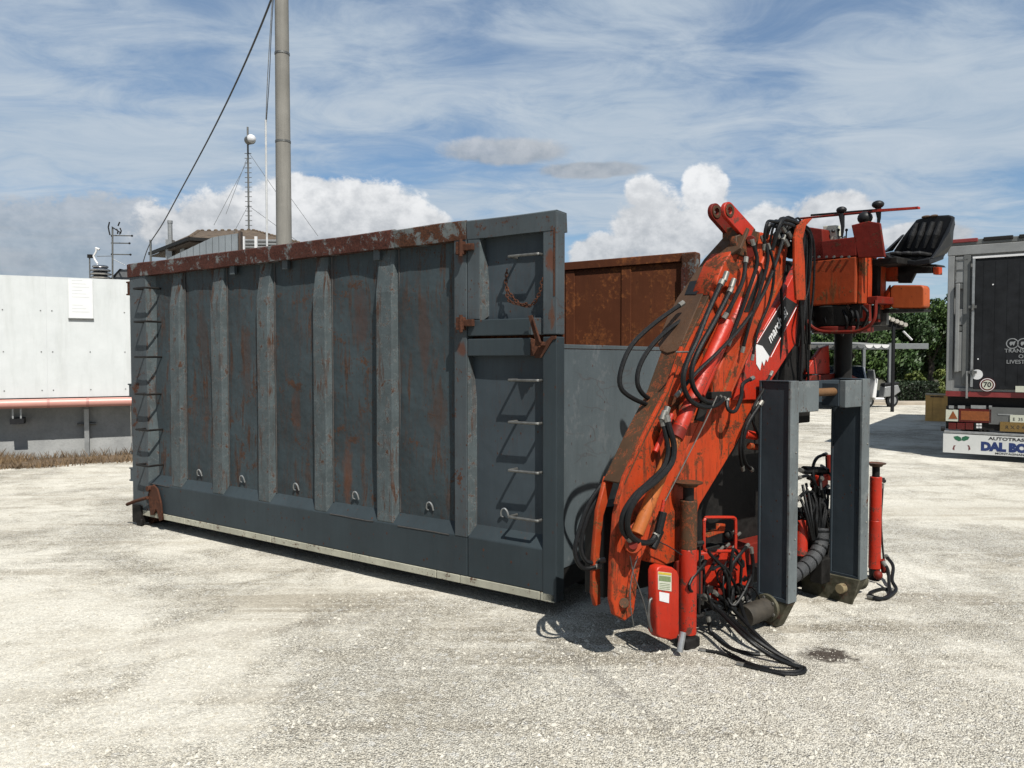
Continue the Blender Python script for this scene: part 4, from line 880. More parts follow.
for x, y, r in ((786, 230, .05), (796, 234, .045), (776, 240, .04), (792, 250, .05)): MB().ball(k(x, y, .12), r, 7, (1, 1.2, 1.2)).build('hose_manifold', M_grim, kr)
kcyl(k(745, 434, .06), k(756, 436, .06), .028, M_red, 'roller_guide'); kcyl(k(749, 446, .05), k(757, 447, .05), .022, M_orange2, 'roller_guide')
kcyl(k(658, 533, .19), k(663, 512, .19), .024, M_hose, 'rubber_sleeve', 12); kcyl(k(661, 514, .19), k(664, 500, .19), .010, M_red, 'sleeve_tube', 8)
kcyl(k(660, 530, .17), k(652, 548, .17), .026, M_hose, 'rubber_sleeve', 12)
MB().tube(catmull([k(717, 396, .2), k(704, 424, .2), k(690, 452, .19), k(664, 503, .18)], 5), .0035, 5).build('steel_wire', M_zinc, kr)
for p in (((630, 556), (634, 575), (643, 600), (651, 632)), ((638, 556), (632, 575), (630, 600), (634, 628)), ((655, 540), (668, 546), (682, 555))):
    MB().tube(catmull([k(x, y, .13) for x, y in p], 5), .0035, 5).build('loose_wire', M_dsteel if p[0][0] < 650 else M_txtk, kr)
kcyl(k(676, 352, .19), k(694, 352, .19), .006, M_zinc, 'hose_clip', 8)
for p in ((724, 281), (731, 288), (665, 416), (662, 420)): kcyl(k(*p, .17), k(p[0] + 3, p[1] - 9, .17), .018, M_zinc, 'hose_coupling', 10)
kplate('coupling_bracket', M_orange, [(716, 284), (719, 275), (735, 282), (738, 290), (734, 294), (726, 286), (720, 290)], .15, .03)
# hoses trailing on the ground
G = [
 [k(704, 596, .14), k(716, 608, .17), kg(744, 636, .17), kg(770, 655, .09), kg(792, 665, .03), kg(804, 668), kg(802, 673), kg(786, 674), kg(762, 670), kg(738, 664)],
 [k(708, 600, .12), k(722, 612, .15), kg(748, 634, .14), kg(774, 652, .07), kg(796, 664, .02), kg(800, 671), kg(776, 672), kg(744, 662), kg(722, 654), kg(700, 650)],
 [k(714, 592, .12), k(730, 606, .15), kg(752, 630, .12), kg(776, 652, .05), kg(800, 667)],
 [k(738, 596, .10), kg(748, 626, .12), kg(760, 640, .08), kg(780, 656, .03), kg(798, 667)],
 [k(708, 616, .06), kg(712, 634), kg(730, 648), kg(752, 654), kg(765, 654)],
]
for g in G: hose(g, .0125)
hose([k(883, 484, .07), k(882, 500, .08), k(881, 520, .09), k(882, 540, .1), kg(884, 560, .12), kg(888, 575, .05)], .008)
hose([kg(886, 556, .17), kg(893, 566, .13), kg(892, 580, .06), kg(896, 590, .015), kg(886, 598), kg(874, 597), kg(870, 593), kg(882, 589), kg(893, 590)], .013)
hose([kg(883, 562, .18), kg(888, 570, .13), kg(889, 584, .05), kg(890, 594), kg(880, 599), kg(868, 597)], .012)
hose([k(711, 640, .04), kg(725, 650), kg(760, 668), kg(785, 676)], .006, ferr=False)
jv = MB().box(fj.x + .03, fj.y - .02, k(880, 482, .07).z, fj.x + .10, fj.y + .01, k(880, 478, .07).z).ball(k(884, 481, .07), .016, 6).build('jack_valve', M_grim, kr)
MB().ball(k(878, 575, .12), .035, 7).cyl(k(882, 560, .12), k(884, 572, .12), .02).build('jack_valve', M_dred, kr)

# ------------------------------------------------------------ left: white panel wall on a concrete plinth, pipe, weeds
WO = ground(0, 463); WF = Frame((WO.x, WO.y), R(27.2))
wall = thing('panel_wall', 'long white sheet-panel wall standing on a grey concrete plinth left of the container', 'wall', (WO.x, WO.y, 0), R(27.2))
PO = -.30
M_wht = Mt('weathered_white_sheet'); n_ = M_wht.noise(1.0, 6, .65, M_wht.vec((7, 7, .8))); n2_ = M_wht.noise(3, 5, .7)
M_wht = M_wht.done(M_wht.mix(M_wht.rng(n_, .48, .80, 0, .45), M_wht.mix(M_wht.rng(n2_, .3, .7), (.385, .40, .40), (.43, .445, .445)), (.27, .28, .27)), .55, 0, None, .3)
zt0_, zb0_ = WF.on(0, 275, PO).z, WF.on(0, 398.5, PO).z; ztR = WF.on(128, 280, PO); 
slope = (ztR.z - zt0_) / (ztR.x - WF.on(0, 275, PO).x)
x_s = WF.on(47, 350, PO).x; xb = [x_s + 1.22 * i for i in range(-7, 8)]
for a, b in zip(xb, xb[1:]):
    mb = MB(); mb.prism([(a + .0004, PO, zb0_), (b - .0004, PO, zb0_), (b - .0004, PO, zt0_ + slope * (b + 1)), (a + .0004, PO, zt0_ + slope * (a + 1))], (0, .06, 0)); p_ = mb.build('wall_panel', M_wht, wall)
    mb = MB(); rnd = random.Random(int(a * 77))
    for xx in (a + .08, a + .62, b - .08):
        for zz in (zb0_ + .12, zb0_ + .75, zt0_ - .55): mb.box(xx - .008, PO - .006, zz - .008, xx + .008, PO - .0005, zz + .008)
    mb.build('panel_rivets', M_dsteel, p_)['kind'] = 'stuff'
MB().box(xb[0], PO + .061, zb0_ - .01, xb[-1], .34, zt0_ - .25).build('wall_core', M_grim, wall)
MB().box(xb[0], PO + .012, zb0_ - .15, xb[-1], .02, zb0_ - .002).build('bottom_rail', M_blk, wall)
M_conc = Mt('grey_concrete'); cn = M_conc.noise(2.2, 7, .7); cf = M_conc.noise(30, 4, .7)
M_conc = M_conc.done(M_conc.mix(M_conc.rng(cf, .5, .75, 0, .4), M_conc.mix(M_conc.rng(cn, .3, .7), (.17, .175, .175), (.27, .275, .27)), (.12, .12, .115)), .9, 0, M_conc.bump(cf, .4, .01), .2)
for i, (a, b) in enumerate(zip(xb[::2], xb[2::2])): MB().box(a + .004, .0, -.1, b - .004, .30, zb0_ - .04).build('concrete_plinth', M_conc, wall, bevel=.004)
M_pink = plain('salmon_plastic', (.62, .30, .25), .45, var=.06, sc=5)
zc = WF.on(0, 404.3, PO - .06).z; xp = WF.on(49, 404, PO).x; xp2 = WF.on(88, 404, PO).x
pipe = thing('drain_pipe', 'salmon pink plastic pipe running along the foot of the white wall', 'pipe', (WO.x, WO.y, 0), R(27.2))
cuts = [xb[0], xp - 5.2, xp - 2.6, xp, xp2, xp2 + 2.6, xb[-1]]
for a, b in zip(cuts, cuts[1:]): MB().cyl((a + .003, PO - .07, zc), (b - .003, PO - .07, zc), .075, n=20).build('pipe_length', M_pink, pipe)
for x in cuts[1:-1]: MB().cyl((x - .02, PO - .07, zc), (x + .02, PO - .07, zc), .079, n=20).build('pipe_collar', plain('salmon_collar', (.45, .20, .17), .5), pipe)
# support post and bracket
xs1 = WF.on(87, 440, -.05).x
sp_ = tag(MB().box(xs1 - .035, -.10, 0, xs1 + .035, -.03, zc - .076).build('pipe_post', M_galv, None), 'thin grey steel post holding the salmon pink pipe', 'post'); sp_.location = WO; sp_.rotation_euler = (0, 0, R(27.2))
MB().cyl((xs1 - .14, -.065, .60), (xs1 + .14, -.065, .60), .02, n=10).build('cross_bolt', M_dsteel, sp_); MB().box(xs1 - .05, -.29, zc - .12, xs1 + .05, -.10, zc - .0765).build('post_arm', M_dsteel, sp_)
xs2 = WF.on(18, 415, -.2).x
br = thing('pipe_bracket', 'small black bracket with two pale straps under the pink pipe', 'bracket', (WO.x, WO.y, 0), R(27.2))
for dx in (-.06, .05): MB().box(xs2 + dx - .012, PO - .02, zc - .24, xs2 + dx + .012, PO + .0, zc - .078).build('strap', M_galv, br)
MB().box(xs2 - .10, PO - .03, zc - .33, xs2 + .09, -.01, zc - .2405).build('bracket_block', M_blk, br)
# notice
M_notice = plain('faded_print', (.70, .71, .71), .6, var=.05)
nt_ = thing('notice_sheet', 'plain white notice board screwed to the white panel wall', 'notice', (WO.x, WO.y, 0), R(27.2))
q0, q1 = WF.on(69, 318, PO - .01), WF.on(92.5, 279, PO - .01)
MB().box(q0.x, PO - .022, q0.z, q1.x, PO - .004, q1.z - .01).build('notice_panel', plain('bright_white_sheet', (.86, .87, .87), .35, var=.02), nt_)
MB().box(q0.x - .01, PO - .03, q0.z - .02, q1.x + .01, PO - .003, q0.z - .001).build('notice_ledge', M_dsteel, nt_)
for i in range(9):
    zl = q0.z + .10 + i * .055 + (.08 if i > 2 else 0); MB().box(q0.x + .05, PO - .0232, zl, q1.x - .05 - .05 * (i % 3), PO - .0222, zl + .010).build('print_line', M_notice, nt_)
# dry weeds along the foot of the wall
V = []; Fc = []; rnd = random.Random(5)
for i in range(22000):
    x = rnd.uniform(xb[0], 7.5); y = -rnd.random() ** 1.6 * 1.0 - .0; cl = mnoise.noise(Vector((x * .9, y * 2, 2)))
    if cl < -.25 + .5 * rnd.random() * (1 if y < -.4 else .4): continue
    h = rnd.uniform(.05, .21) * (1 + .9 * max(0, cl)); a = rnd.uniform(0, 6.28); w = rnd.uniform(.004, .011); l = rnd.uniform(-.6, .6) * h; m_ = rnd.uniform(-.6, .6) * h
    b = len(V); V += [(x - w * math.cos(a), y - w * math.sin(a), 0), (x + w * math.cos(a), y + w * math.sin(a), 0), (x + l * .5, y + m_ * .5, h * .6), (x + l, y + m_, h)]; Fc += [(b, b + 1, b + 2), (b, b + 2, b + 3)]
me = bpy.data.meshes.new('dry_weeds'); me.from_pydata(V, [], Fc); me.materials.append(M_grass_dry)
o = bpy.data.objects.new('dry_weeds', me); COL.objects.link(o); o.location = WO; o.rotation_euler = (0, 0, R(27.2)); tag(o, 'strip of dry brown weeds along the foot of the concrete plinth', 'weeds', kind='stuff')
verge = MB(); vs = []
for i in range(90):
    x = xb[0] + (7.5 - xb[0]) * i / 89; vs += [(x, .0, .035), (x, -.5, .03), (x, -1.0 - .35 * mnoise.noise(Vector((x * 1.3, 0, 0))), -.03)]
verge.add(vs, [(i * 3 + j, i * 3 + j + 1, i * 3 + j + 4, i * 3 + j + 3) for i in range(89) for j in range(2)])
o = verge.build('soil_verge', plain('dry_soil', (.15, .105, .065), .95, var=.5, sc=9, bump=.8), None, smooth=True); o.location = WO; o.rotation_euler = (0, 0, R(27.2)); tag(o, kind='structure')

# ------------------------------------------------------------ behind the wall: poles, masts, aerials, house
def world_tube(name, pts, r, mat, label, cat, n=10, sub=6, group=None):
    c = catmull([at(*p) for p in pts], sub) if len(pts) > 2 else [at(*p) for p in pts]
    return tag(MB().tube(c, r, n).build(name, mat), label, cat, group)
pb = at(284, 240, 15.5); M_pole = steel_paint('weathered_pole_metal', (.26, .25, .225), rust=.05, sc=2, streak=.5, chips=0, rough=.6, rustc=((.13, .12, .10), (.20, .18, .15)), dent=.1)
up = thing('utility_pole', 'tall weathered grey steel pole rising behind the container', 'pole', (pb.x, 15.5, 0))
zs = [0, 2.6, at(284, 142, 15.5).z, at(282, 54, 15.5).z, 11.5]
for i in range(4):
    r0, r1 = .168 - .0033 * zs[i], .168 - .0033 * zs[i + 1]
    MB().tube([(0, 0, zs[i] + (.003 if i else 0)), (0, 0, zs[i + 1])], [r0 - .002 * i, r1 - .002 * i], 28).build('pole_length', M_pole, up, smooth=True)
    if i: MB().tube([(0, 0, zs[i] - .02), (0, 0, zs[i] + .02)], r0 + .005, 28).build('pole_collar', M_dsteel, up)
cp = at(267, 243, 15.3)
tag(MB().tube([(cp.x, 15.3, 0), (cp.x, 15.3, at(266, 120, 15.3).z)], .020, 10).build('white_conduit', plain('white_plastic', (.62, .63, .63), .4)), 'thin white plastic conduit standing just left of the tall pole', 'conduit')
M_wire = plain('black_cable', (.012, .012, .013), .5)
world_tube('drop_cable', [(265.8, 122, 15.3), (267.5, 80, 15.32), (270, 35, 15.36), (276, -60, 15.45)], .008, M_dsteel, 'pale thin cable climbing from the white conduit to the pole top', 'cable')
world_tube('drop_cable', [(266.4, 122, 15.3), (269.5, 75, 15.3), (271.5, 30, 15.36), (277, -60, 15.45)], .008, M_wire, 'dark thin cable climbing beside the pale one to the pole top', 'cable')
world_tube('overhead_cable', [(277, -30, 15.6), (271, 0, 16.5), (241, 72, 20), (211, 134, 24.5), (181, 190, 29), (163, 223, 32.4), (150.5, 242, 34.5)], .022, M_wire, 'thick black overhead cable sagging from the tall pole towards the house', 'cable')
world_tube('overhead_cable', [(150.5, 242, 34.5), (146, 253, 35.5), (142, 266, 36.5)], .02, M_wire, 'short black cable dropping left from the thin post beside the house', 'cable')
q = at(150.5, 241, 34.5); tag(MB().tube([(q.x, 34.5, 0), (q.x, 34.5, q.z + .05)], .05, 8).build('cable_post', M_dsteel), 'thin dark post left of the house carrying the black cable', 'post')
# lattice mast
ma = at(249, 245, 44); mt = thing('radio_mast', 'slim radio mast with a round drum dish, behind the house', 'mast', (ma.x, 44, 0)); ztp = at(249, 127, 44).z
MB().tube([(0, 0, 0), (0, 0, ztp)], .055, 8).build('mast_tube', M_dsteel, mt); 
for i in range(22): z = ztp - 1.5 - i * .27; MB().box(-.19, -.02, z, .19, .02, z + .03).build('mast_rung', M_dsteel, mt)
dz = at(252.5, 141, 44).z; dsh = MB().cyl((.05, -.1, dz), (.32, -.35, dz), .24, .27, 20).build('drum_dish', M_dsteel, mt); MB().ball((.30, -.34, dz + .02), .27, 8, (1, .9, .95)).build('dish_dome', plain('dome_white', (.75, .76, .78), .4), dsh)
for (x0, y0), (x1, y1) in (((249, 153), (226, 214)), ((249, 153), (285, 205)), ((249, 204), (232, 236)), ((249, 206), (300, 243)), ((285, 190), (318, 236)), ((248, 160), (214, 225))):
    a, b = at(x0, y0, 44) - Vector((ma.x, 44, 0)), at(x1, y1, 40) - Vector((ma.x, 44, 0)); MB().tube([a, b], .012, 5).build('guy_wire', M_dsteel, mt)
# low building that carries aerials and the roof cowl
lb0, lb1 = at(84, 284, 25), at(126, 284, 25)
lb = thing('flat_roofed_building', 'low grey building behind the white wall, only its small roof showing', 'building', (lb0.x, 25, 0))
MB().box(-3, 0, 0, lb1.x - lb0.x + 2.5, 6, lb0.z - .12).build('building_wall', M_conc, lb)
MB().box(-3.1, -.1, lb0.z - .118, lb1.x - lb0.x + 2.6, 6.1, lb0.z - .02).build('flat_roof', M_dsteel, lb)
ra, rb, rc_, rd = [at(x, y, 25.5) - Vector((lb0.x, 25, 0)) for x, y in ((112, 280), (120, 270.5), (128, 268.5), (134, 281))]
mb = MB(); mb.prism([ra, rb, rc_, rd], (0, 1.5, 0)); mb.build('lean_to_roof', plain('grey_roof_sheet', (.13, .135, .14), .6), lb)
mb = MB(); mb.prism([ra + Vector((0, -.02, 0)), rb + Vector((0, -.02, 0)), rb + Vector((0, -.02, .06)), ra + Vector((-.05, -.02, .04))], (0, 1.6, 0)); mb.build('roof_verge', M_grim, lb)
o_ = at(112.5, 279, 24.8); an_ = thing('tv_aerial', 'thin television aerial mast with several cross elements above the white wall', 'aerial', (o_.x, 24.8, o_.z - .15))
def al(x, y, d=0): return at(x, y, 24.8 + d) - Vector((o_.x, 24.8, o_.z - .15))
MB().tube([(0, 0, 0), al(112.5, 228)], .028, 8).build('aerial_mast', M_dsteel, an_)
for y, x1 in ((235.5, 132), (243, 129.5), (254.3, 130.5)): MB().tube([al(111, y), al(x1, y + .3)], .018, 6).build('aerial_boom', M_dsteel, an_)
MB().tube([al(97, 256.3), al(112, 256)], .010, 5).build('aerial_boom', M_dsteel, an_); MB().tube([al(113, 259), al(125, 265)], .010, 5).build('aerial_stay', M_galv, an_)
MB().tube([al(112, 227), al(121, 233, -.3)], .02, 6).build('aerial_boom', M_grim, an_)
for p in (((109.5, 222), (108.3, 227), (109, 231), (110, 235)), ((119.7, 222), (118, 226)), ((120, 228), (121.3, 231), (119.5, 234.5)), ((116.5, 229), (118, 231), (117.5, 234))):
    MB().tube([al(*q) for q in p], .022, 6).build('dipole', M_grim, an_)
for x, y in ((132, 235.8), (129.5, 243.3), (130.5, 254.6), (112, 254.3), (112, 236)): MB().ball(al(x, y), .035, 5).build('clamp', M_grim, an_)
o_ = at(90, 279, 24.6); sm = thing('roof_mast', 'short dark mast with a small camera head at the left end of the roof', 'mast', (o_.x, 24.6, o_.z - .15))
MB().tube([(0, 0, 0), (0, 0, at(90, 257, 24.6).z - o_.z + .15)], .022, 8).build('mast_tube', M_dsteel, sm); MB().box(-.05, -.05, at(90, 257, 24.6).z - o_.z + .12, .08, .05, at(90, 254.5, 24.6).z - o_.z + .15).build('mast_head', M_grim, sm)
wl = at(97, 265, 24.4); wb = thing('bent_white_bracket', 'bent white aerial bracket above the roof cowl', 'bracket', tuple(wl))
MB().tube([at(x, y, 24.4) - wl for x, y in ((96.5, 248), (96, 252), (93.5, 256), (95, 260), (97.5, 263.5))], .030, 7).build('bent_arm', M_white, wb)
MB().tube([at(x, y, 24.4) - wl for x, y in ((95.5, 248), (99.5, 249.5))], .035, 7).build('bracket_head', M_white, wb); MB().tube([at(97.5, 263.5, 24.4) - wl, (0, 0, -.15)], .02, 6).build('bracket_foot', M_white, wb)
vq = at(100.5, 273, 24.4); ve = thing('roof_cowl', 'round ribbed chrome ventilator cowl on the roof behind the white wall', 'ventilator', (vq.x, 24.4, vq.z))
M_chr = plain('bright_cowl_metal', (.75, .75, .76), .22, 1.0, .15, 8)
for i in range(5):
    z = -.26 + i * .115; r = .32 * math.sqrt(max(.1, 1 - ((i - 2) / 3.0) ** 2)); MB().tube([(0, 0, z - .035), (0, 0, z), (0, 0, z + .035)], [r * .9, r, r * .86], 22).build('cowl_ring', M_chr, ve, smooth=True)
MB().cyl((0, 0, -.45), (0, 0, .22), .20, n=16).build('cowl_core', M_blk, ve)

# house
EZ = 7.5
def hz_(px, py, z): d = ray(px, py); t = (z - EYE) / d.z; return Vector((d.x * t, d.y * t, z))
A, B_ = hz_(151, 252, EZ), hz_(190, 237, EZ); C_ = hz_(300, 243, EZ); D_ = A + (C_ - B_) + Vector((2, 3, 0))
R1, R2 = at(199, 230.8, 41.5), at(252, 230.0, 42.5)
hs = thing('hip_roofed_house', 'house with low brown tiled hip roof and grey cladding, seen above the container', 'house', (B_.x, B_.y, 0)); hO = Vector((B_.x, B_.y, 0))
M_tile = Mt('brown_roof_tile'); wv = M_tile.noise(1, 3, .5, M_tile.vec((3.5, 9, 1))); M_tile = M_tile.done(M_tile.mix(M_tile.rng(wv, .35, .65), (.045, .034, .026), (.10, .075, .052)), .85, 0, M_tile.bump(wv, .8, .05), .2)
mb = MB(); P = [p - hO for p in (A, B_, C_, D_, R1, R2)]; Q = [p - Vector((0, 0, .18)) for p in P[:4]]
mb.add(P, [(0, 1, 4), (1, 2, 5, 4), (2, 3, 5), (3, 0, 4, 5)]); rf = mb.build('roof', M_tile, hs, smooth=False)
mb = MB()
def stripe(a, b, h, t, mat, name, drop=0.0):
    d = (b - a).normalized(); n_ = Vector((d.y, -d.x, 0)); m = MB(); m.prism([a + Vector((0, 0, -drop)), b + Vector((0, 0, -drop)), b + Vector((0, 0, -drop - h)), a + Vector((0, 0, -drop - h))], n_ * t); return m.build(name, mat, hs)
for a, b in ((P[0], P[1]), (P[1], P[2])):
    stripe(a, b, .16, .14, M_grim, 'gutter', .02)
M_sof = plain('dark_timber_soffit', (.075, .05, .035), .8, var=.4, sc=5)
MB().add([p - Vector((0, 0, .20)) for p in P[:4]] + [p - Vector((0, 0, .26)) for p in P[:4]], [(0, 1, 2, 3), (4, 5, 6, 7), (0, 1, 5, 4), (1, 2, 6, 5), (2, 3, 7, 6), (3, 0, 4, 7)]).build('soffit', M_sof, hs)
cen = sum((p for p in P[:4]), Vector()) / 4
Wl = [cen + (p - cen) * .80 for p in P[:4]]; Wl = [Vector((p.x, p.y, 0)) for p in Wl]; cen = Vector((cen.x, cen.y, 0)); M_wl = plain('beige_render', (.30, .26, .21), .9, var=.15, sc=2)
MB().add([Vector((p.x, p.y, 0)) for p in Wl] + [Vector((p.x, p.y, EZ - .27)) for p in Wl], [(0, 1, 5, 4), (1, 2, 6, 5), (2, 3, 7, 6), (3, 0, 4, 7)]).build('wall', M_wl, hs)
for f_ in (.25, .62):
    a = Wl[0].lerp(Wl[1], f_); b = Wl[0].lerp(Wl[1], f_ + .16); d = (b - a).normalized(); n_ = Vector((d.y, -d.x, 0)) * -1
    if n_.dot(-cen + Wl[1]) < 0: n_ = -n_
    w_ = MB().prism([a + Vector((0, 0, EZ - 1.5)), b + Vector((0, 0, EZ - 1.5)), b + Vector((0, 0, EZ - .5)), a + Vector((0, 0, EZ - .5))], n_ * .06).build('window', M_sof, hs)
for f_ in (.42, .46): p = P[0].lerp(P[1], f_ + .2) * .88 + cen * .12; MB().box(p.x - .07, p.y - .07, EZ - 2, p.x + .07, p.y + .07, EZ - .25).build('porch_column', M_galv, hs)
# grey profiled cladding in front
M_clad = plain('blue_grey_cladding', (.26, .29, .31), .55, .2, .12, 1.5)
pts0 = [(168, 259, 0), (238, 231.8, 0)]
for i in range(11):
    x0 = 168 + 70 * i / 11; x1 = 168 + 70 * (i + 1) / 11
    yy = lambda q: 258.5 - (q - 168) * .475 if q < 213 else 237.1 - (q - 213) * .15
    y0, y1 = yy(x0), yy(x1)
    a, b = at(x0, y0, 34) - hO, at(x1, y1, 34) - hO
    mb = MB(); mb.prism([(a.x, a.y, 0), (b.x - .02, b.y, 0), (b.x - .02, b.y, b.z), (a.x, a.y, a.z)], (0, .25, 0)); mb.build('cladding_panel', M_clad, hs)
a, b = at(238.3, 231, 33.95) - hO, at(239.6, 262, 33.95) - hO; MB().box(a.x, a.y, 0, b.x + .05, a.y + .3, a.z).build('corner_trim', M_sof, hs)
for y in (240.5, 243.8, 247): a, b = at(240.5, y, 36) - hO, at(290, y + .6, 37.5) - hO; MB().tube([a, b], .06, 6).build('balcony_rail', M_galv, hs)
for x in (243.5, 256): a = at(x, 236.5, 35.9) - hO; MB().box(a.x - .06, a.y - .05, 4, a.x + .06, a.y + .05, a.z).build('balcony_post', M_white, hs)
a = at(170.3, 244, 40) - hO; t_ = at(170.3, 221, 40) - hO
ch = MB().box(a.x - .16, a.y - .2, a.z - .9, a.x + .16, a.y + .2, at(170, 240, 40).z).build('chimney', M_galv, rf)
MB().cyl((a.x, a.y, a.z), (a.x, a.y, t_.z), .115, n=14).cyl((a.x, a.y, t_.z - .12), (a.x, a.y, t_.z + .02), .135, n=14).build('flue_pipe', M_galv, hs)
mb = MB()
for (p0, p1) in ((P[4], P[5]), (P[1], P[4]), (P[2], P[5])):
    n_ = int((p1 - p0).length / .33)
    for i in range(n_):
        c = p0.lerp(p1, (i + .5) / n_); mb.ball(c, .10, 4, (1.2, 1.2, .8))
mb.build('ridge_tiles', M_tile, hs)['kind'] = 'stuff'

# ------------------------------------------------------------ right: trees, hedge, canopy, porch, parked things
def leaf_mat(name, c0, c1):
    m = Mt(name); q = m.N.new('ShaderNodeAttribute'); q.attribute_name = 'tone'
    c = m.mix(q.outputs['Fac'], c0, c1); m.b.inputs['Subsurface Weight'].default_value = 0
    return m.done(c, .55, 0, None, .3)
LM = [leaf_mat('dark_foliage', (.010, .024, .007), (.036, .070, .018)), leaf_mat('mid_foliage', (.016, .034, .008), (.058, .098, .024)), leaf_mat('yellow_foliage', (.04, .06, .01), (.11, .13, .03)), leaf_mat('hedge_foliage', (.006, .013, .005), (.016, .030, .011))]
M_bark = plain('tree_bark', (.07, .055, .04), .9, var=.4, sc=9, bump=.6)
def foliage(cen, rad, n, size, mat, parent, seed, name='crown', lumps=16, box=False):
    rnd = random.Random(seed); V = []; Fc = []; T = []
    cl = []
    for i in range(lumps):
        while True:
            p = Vector([rnd.uniform(-1, 1) for _ in range(3)])
            if box or p.length < 1: break
        cl.append((Vector((p.x * rad[0], p.y * rad[1], p.z * rad[2])), rnd.uniform(.22, .48) * min(rad), rnd.uniform(0, .5)))
    for i in range(n):
        if box: c = Vector([rnd.uniform(-1, 1) * r for r in rad]); t0 = mnoise.noise(c * 2) * .4 + .25
        else:
            c0, r, t0 = rnd.choice(cl); d = Vector([rnd.gauss(0, 1) for _ in range(3)]).normalized(); c = c0 + d * r * rnd.uniform(.65, 1.08)
        c = c + cen; s = size * rnd.uniform(.6, 1.3)
        a = Vector([rnd.gauss(0, 1) for _ in range(3)]).normalized(); b = a.orthogonal().normalized(); e = a.cross(b)
        k0 = len(V); V += [c - b * s, c + e * s * .45, c + b * s, c - e * s * .45]; Fc.append((k0, k0 + 1, k0 + 2, k0 + 3)); t = min(1, max(0, t0 + rnd.uniform(0, .5))); T += [t] * 4
    me = bpy.data.meshes.new(name); me.from_pydata([tuple(v) for v in V], [], Fc); at_ = me.attributes.new('tone', 'FLOAT', 'POINT'); at_.data.foreach_set('value', T)
    me.materials.append(mat); o = bpy.data.objects.new(name, me); COL.objects.link(o); o.parent = parent; return o
def tree(px, Y, top_py, r, mat, label, seed, cat='tree', name='broadleaf_tree', n=7000, size=.10, base=.5, group='trees along the edge of the yard'):
    x = at(px, 384, Y).x; zt = at(px, top_py, Y).z; rnd = random.Random(seed)
    t = thing(name, label, cat, (x, Y, 0), 0, group)
    zc = (zt + base) / 2; rz = (zt - base) / 2
    tr = MB().tube([(0, 0, -.1), (.05, 0, zc * .5), (-.03, .05, zc)], [.16, .12, .08], 9)
    tr.build('trunk', M_bark, t, smooth=True)
    for i in range(4):
        a = i * 1.6 + rnd.random(); MB().tube([(0, 0, zc * .55), (math.cos(a) * r * .3, math.sin(a) * r * .3, zc), (math.cos(a) * r * .6, math.sin(a) * r * .6, zc + rz * .5)], [.07, .045, .02], 6).build('limb', M_bark, t)
    foliage(Vector((0, 0, zc)), (r * .85, r * .8, rz * .82), n, size, mat, t, seed, lumps=26); return t
tree(930, 33.5, 285, 1.9, LM[1], 'tallest leafy tree, its round top rising just left of the grey trailer', 21, n=9000)
tree(893, 32.5, 300, 1.7, LM[0], 'dark leafy tree behind the white canopy, under the orange box', 22, n=8000)
tree(855, 32, 308, 1.8, LM[1], 'leafy green tree seen under the crane seat, behind the scalloped awning', 23, n=8000)
tree(815, 33, 315, 1.9, LM[0], 'dark leafy tree glimpsed left of the crane column', 24, n=7000)
tree(965, 35, 282, 2.2, LM[1], 'green tree mostly hidden behind the grey trailer', 25, n=7000)
tree(912, 36.5, 294, 2.4, LM[0], 'dark tree filling the gap behind the two tallest trees', 26, n=8000)
tree(775, 34, 318, 2.2, LM[0], 'dark tree hidden behind the folded orange booms', 27, n=5000)
tree(1010, 38, 300, 2.6, LM[1], 'green tree far right, hidden by the trailer body', 28, n=6000)
def shrub(px, Y, x1, top, mat, label, seed, n=2500, size=.06):
    a, b = at(px, 384, Y).x, at(x1, 384, Y).x; zt = at(px, top, Y).z; t = thing('shrub', label, 'shrub', ((a + b) / 2, Y, 0), 0, 'low bushes in front of the trees')
    MB().tube([(0, 0, -.05), (0, 0, zt * .6)], [.04, .02], 6).build('stem', M_bark, t)
    foliage(Vector((0, 0, zt * .52)), ((b - a) / 2, .5, zt * .46), n, size, mat, t, seed, lumps=10)
shrub(904, 29.8, 926, 371, LM[2], 'yellowish flowering shrub above the dark clipped hedge', 31)
shrub(928, 29.5, 950, 369, LM[2], 'bright yellow-green shrub right beside the trailer edge', 32)
shrub(893, 30.6, 906, 378, LM[1], 'small green shrub behind the grey canopy post', 33, 1500)
h0, h1 = at(893, 384, 29).x, at(934, 384, 29).x
hd = thing('clipped_hedge', 'dark clipped box hedge standing behind the yellow-brown crate', 'hedge', ((h0 + h1) / 2, 29, 0))
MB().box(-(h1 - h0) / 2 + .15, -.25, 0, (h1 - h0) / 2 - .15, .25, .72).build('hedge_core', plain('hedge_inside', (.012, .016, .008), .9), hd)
foliage(Vector((0, 0, .43)), ((h1 - h0) / 2, .38, .42), 6000, .05, LM[3], hd, 34, 'hedge_leaves', box=True)
tag(MB().box(-8, 28.0, -.1, 45, 29.2, .12).build('kerb_strip', plain('pale_kerb_concrete', (.46, .40, .32), .9, var=.15, sc=3), None, bevel=.02), kind='structure')
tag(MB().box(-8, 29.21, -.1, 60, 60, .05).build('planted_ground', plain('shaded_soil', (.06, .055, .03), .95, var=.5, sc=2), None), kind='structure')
# far verge hiding the horizon
o = foliage(Vector((0, 62, 1.6)), (75, 3, 1.9), 30000, .45, LM[0], None, 40, 'distant_tree_line', box=True); tag(o, 'dense dark tree line along the far side of the yard', 'tree line', kind='stuff')
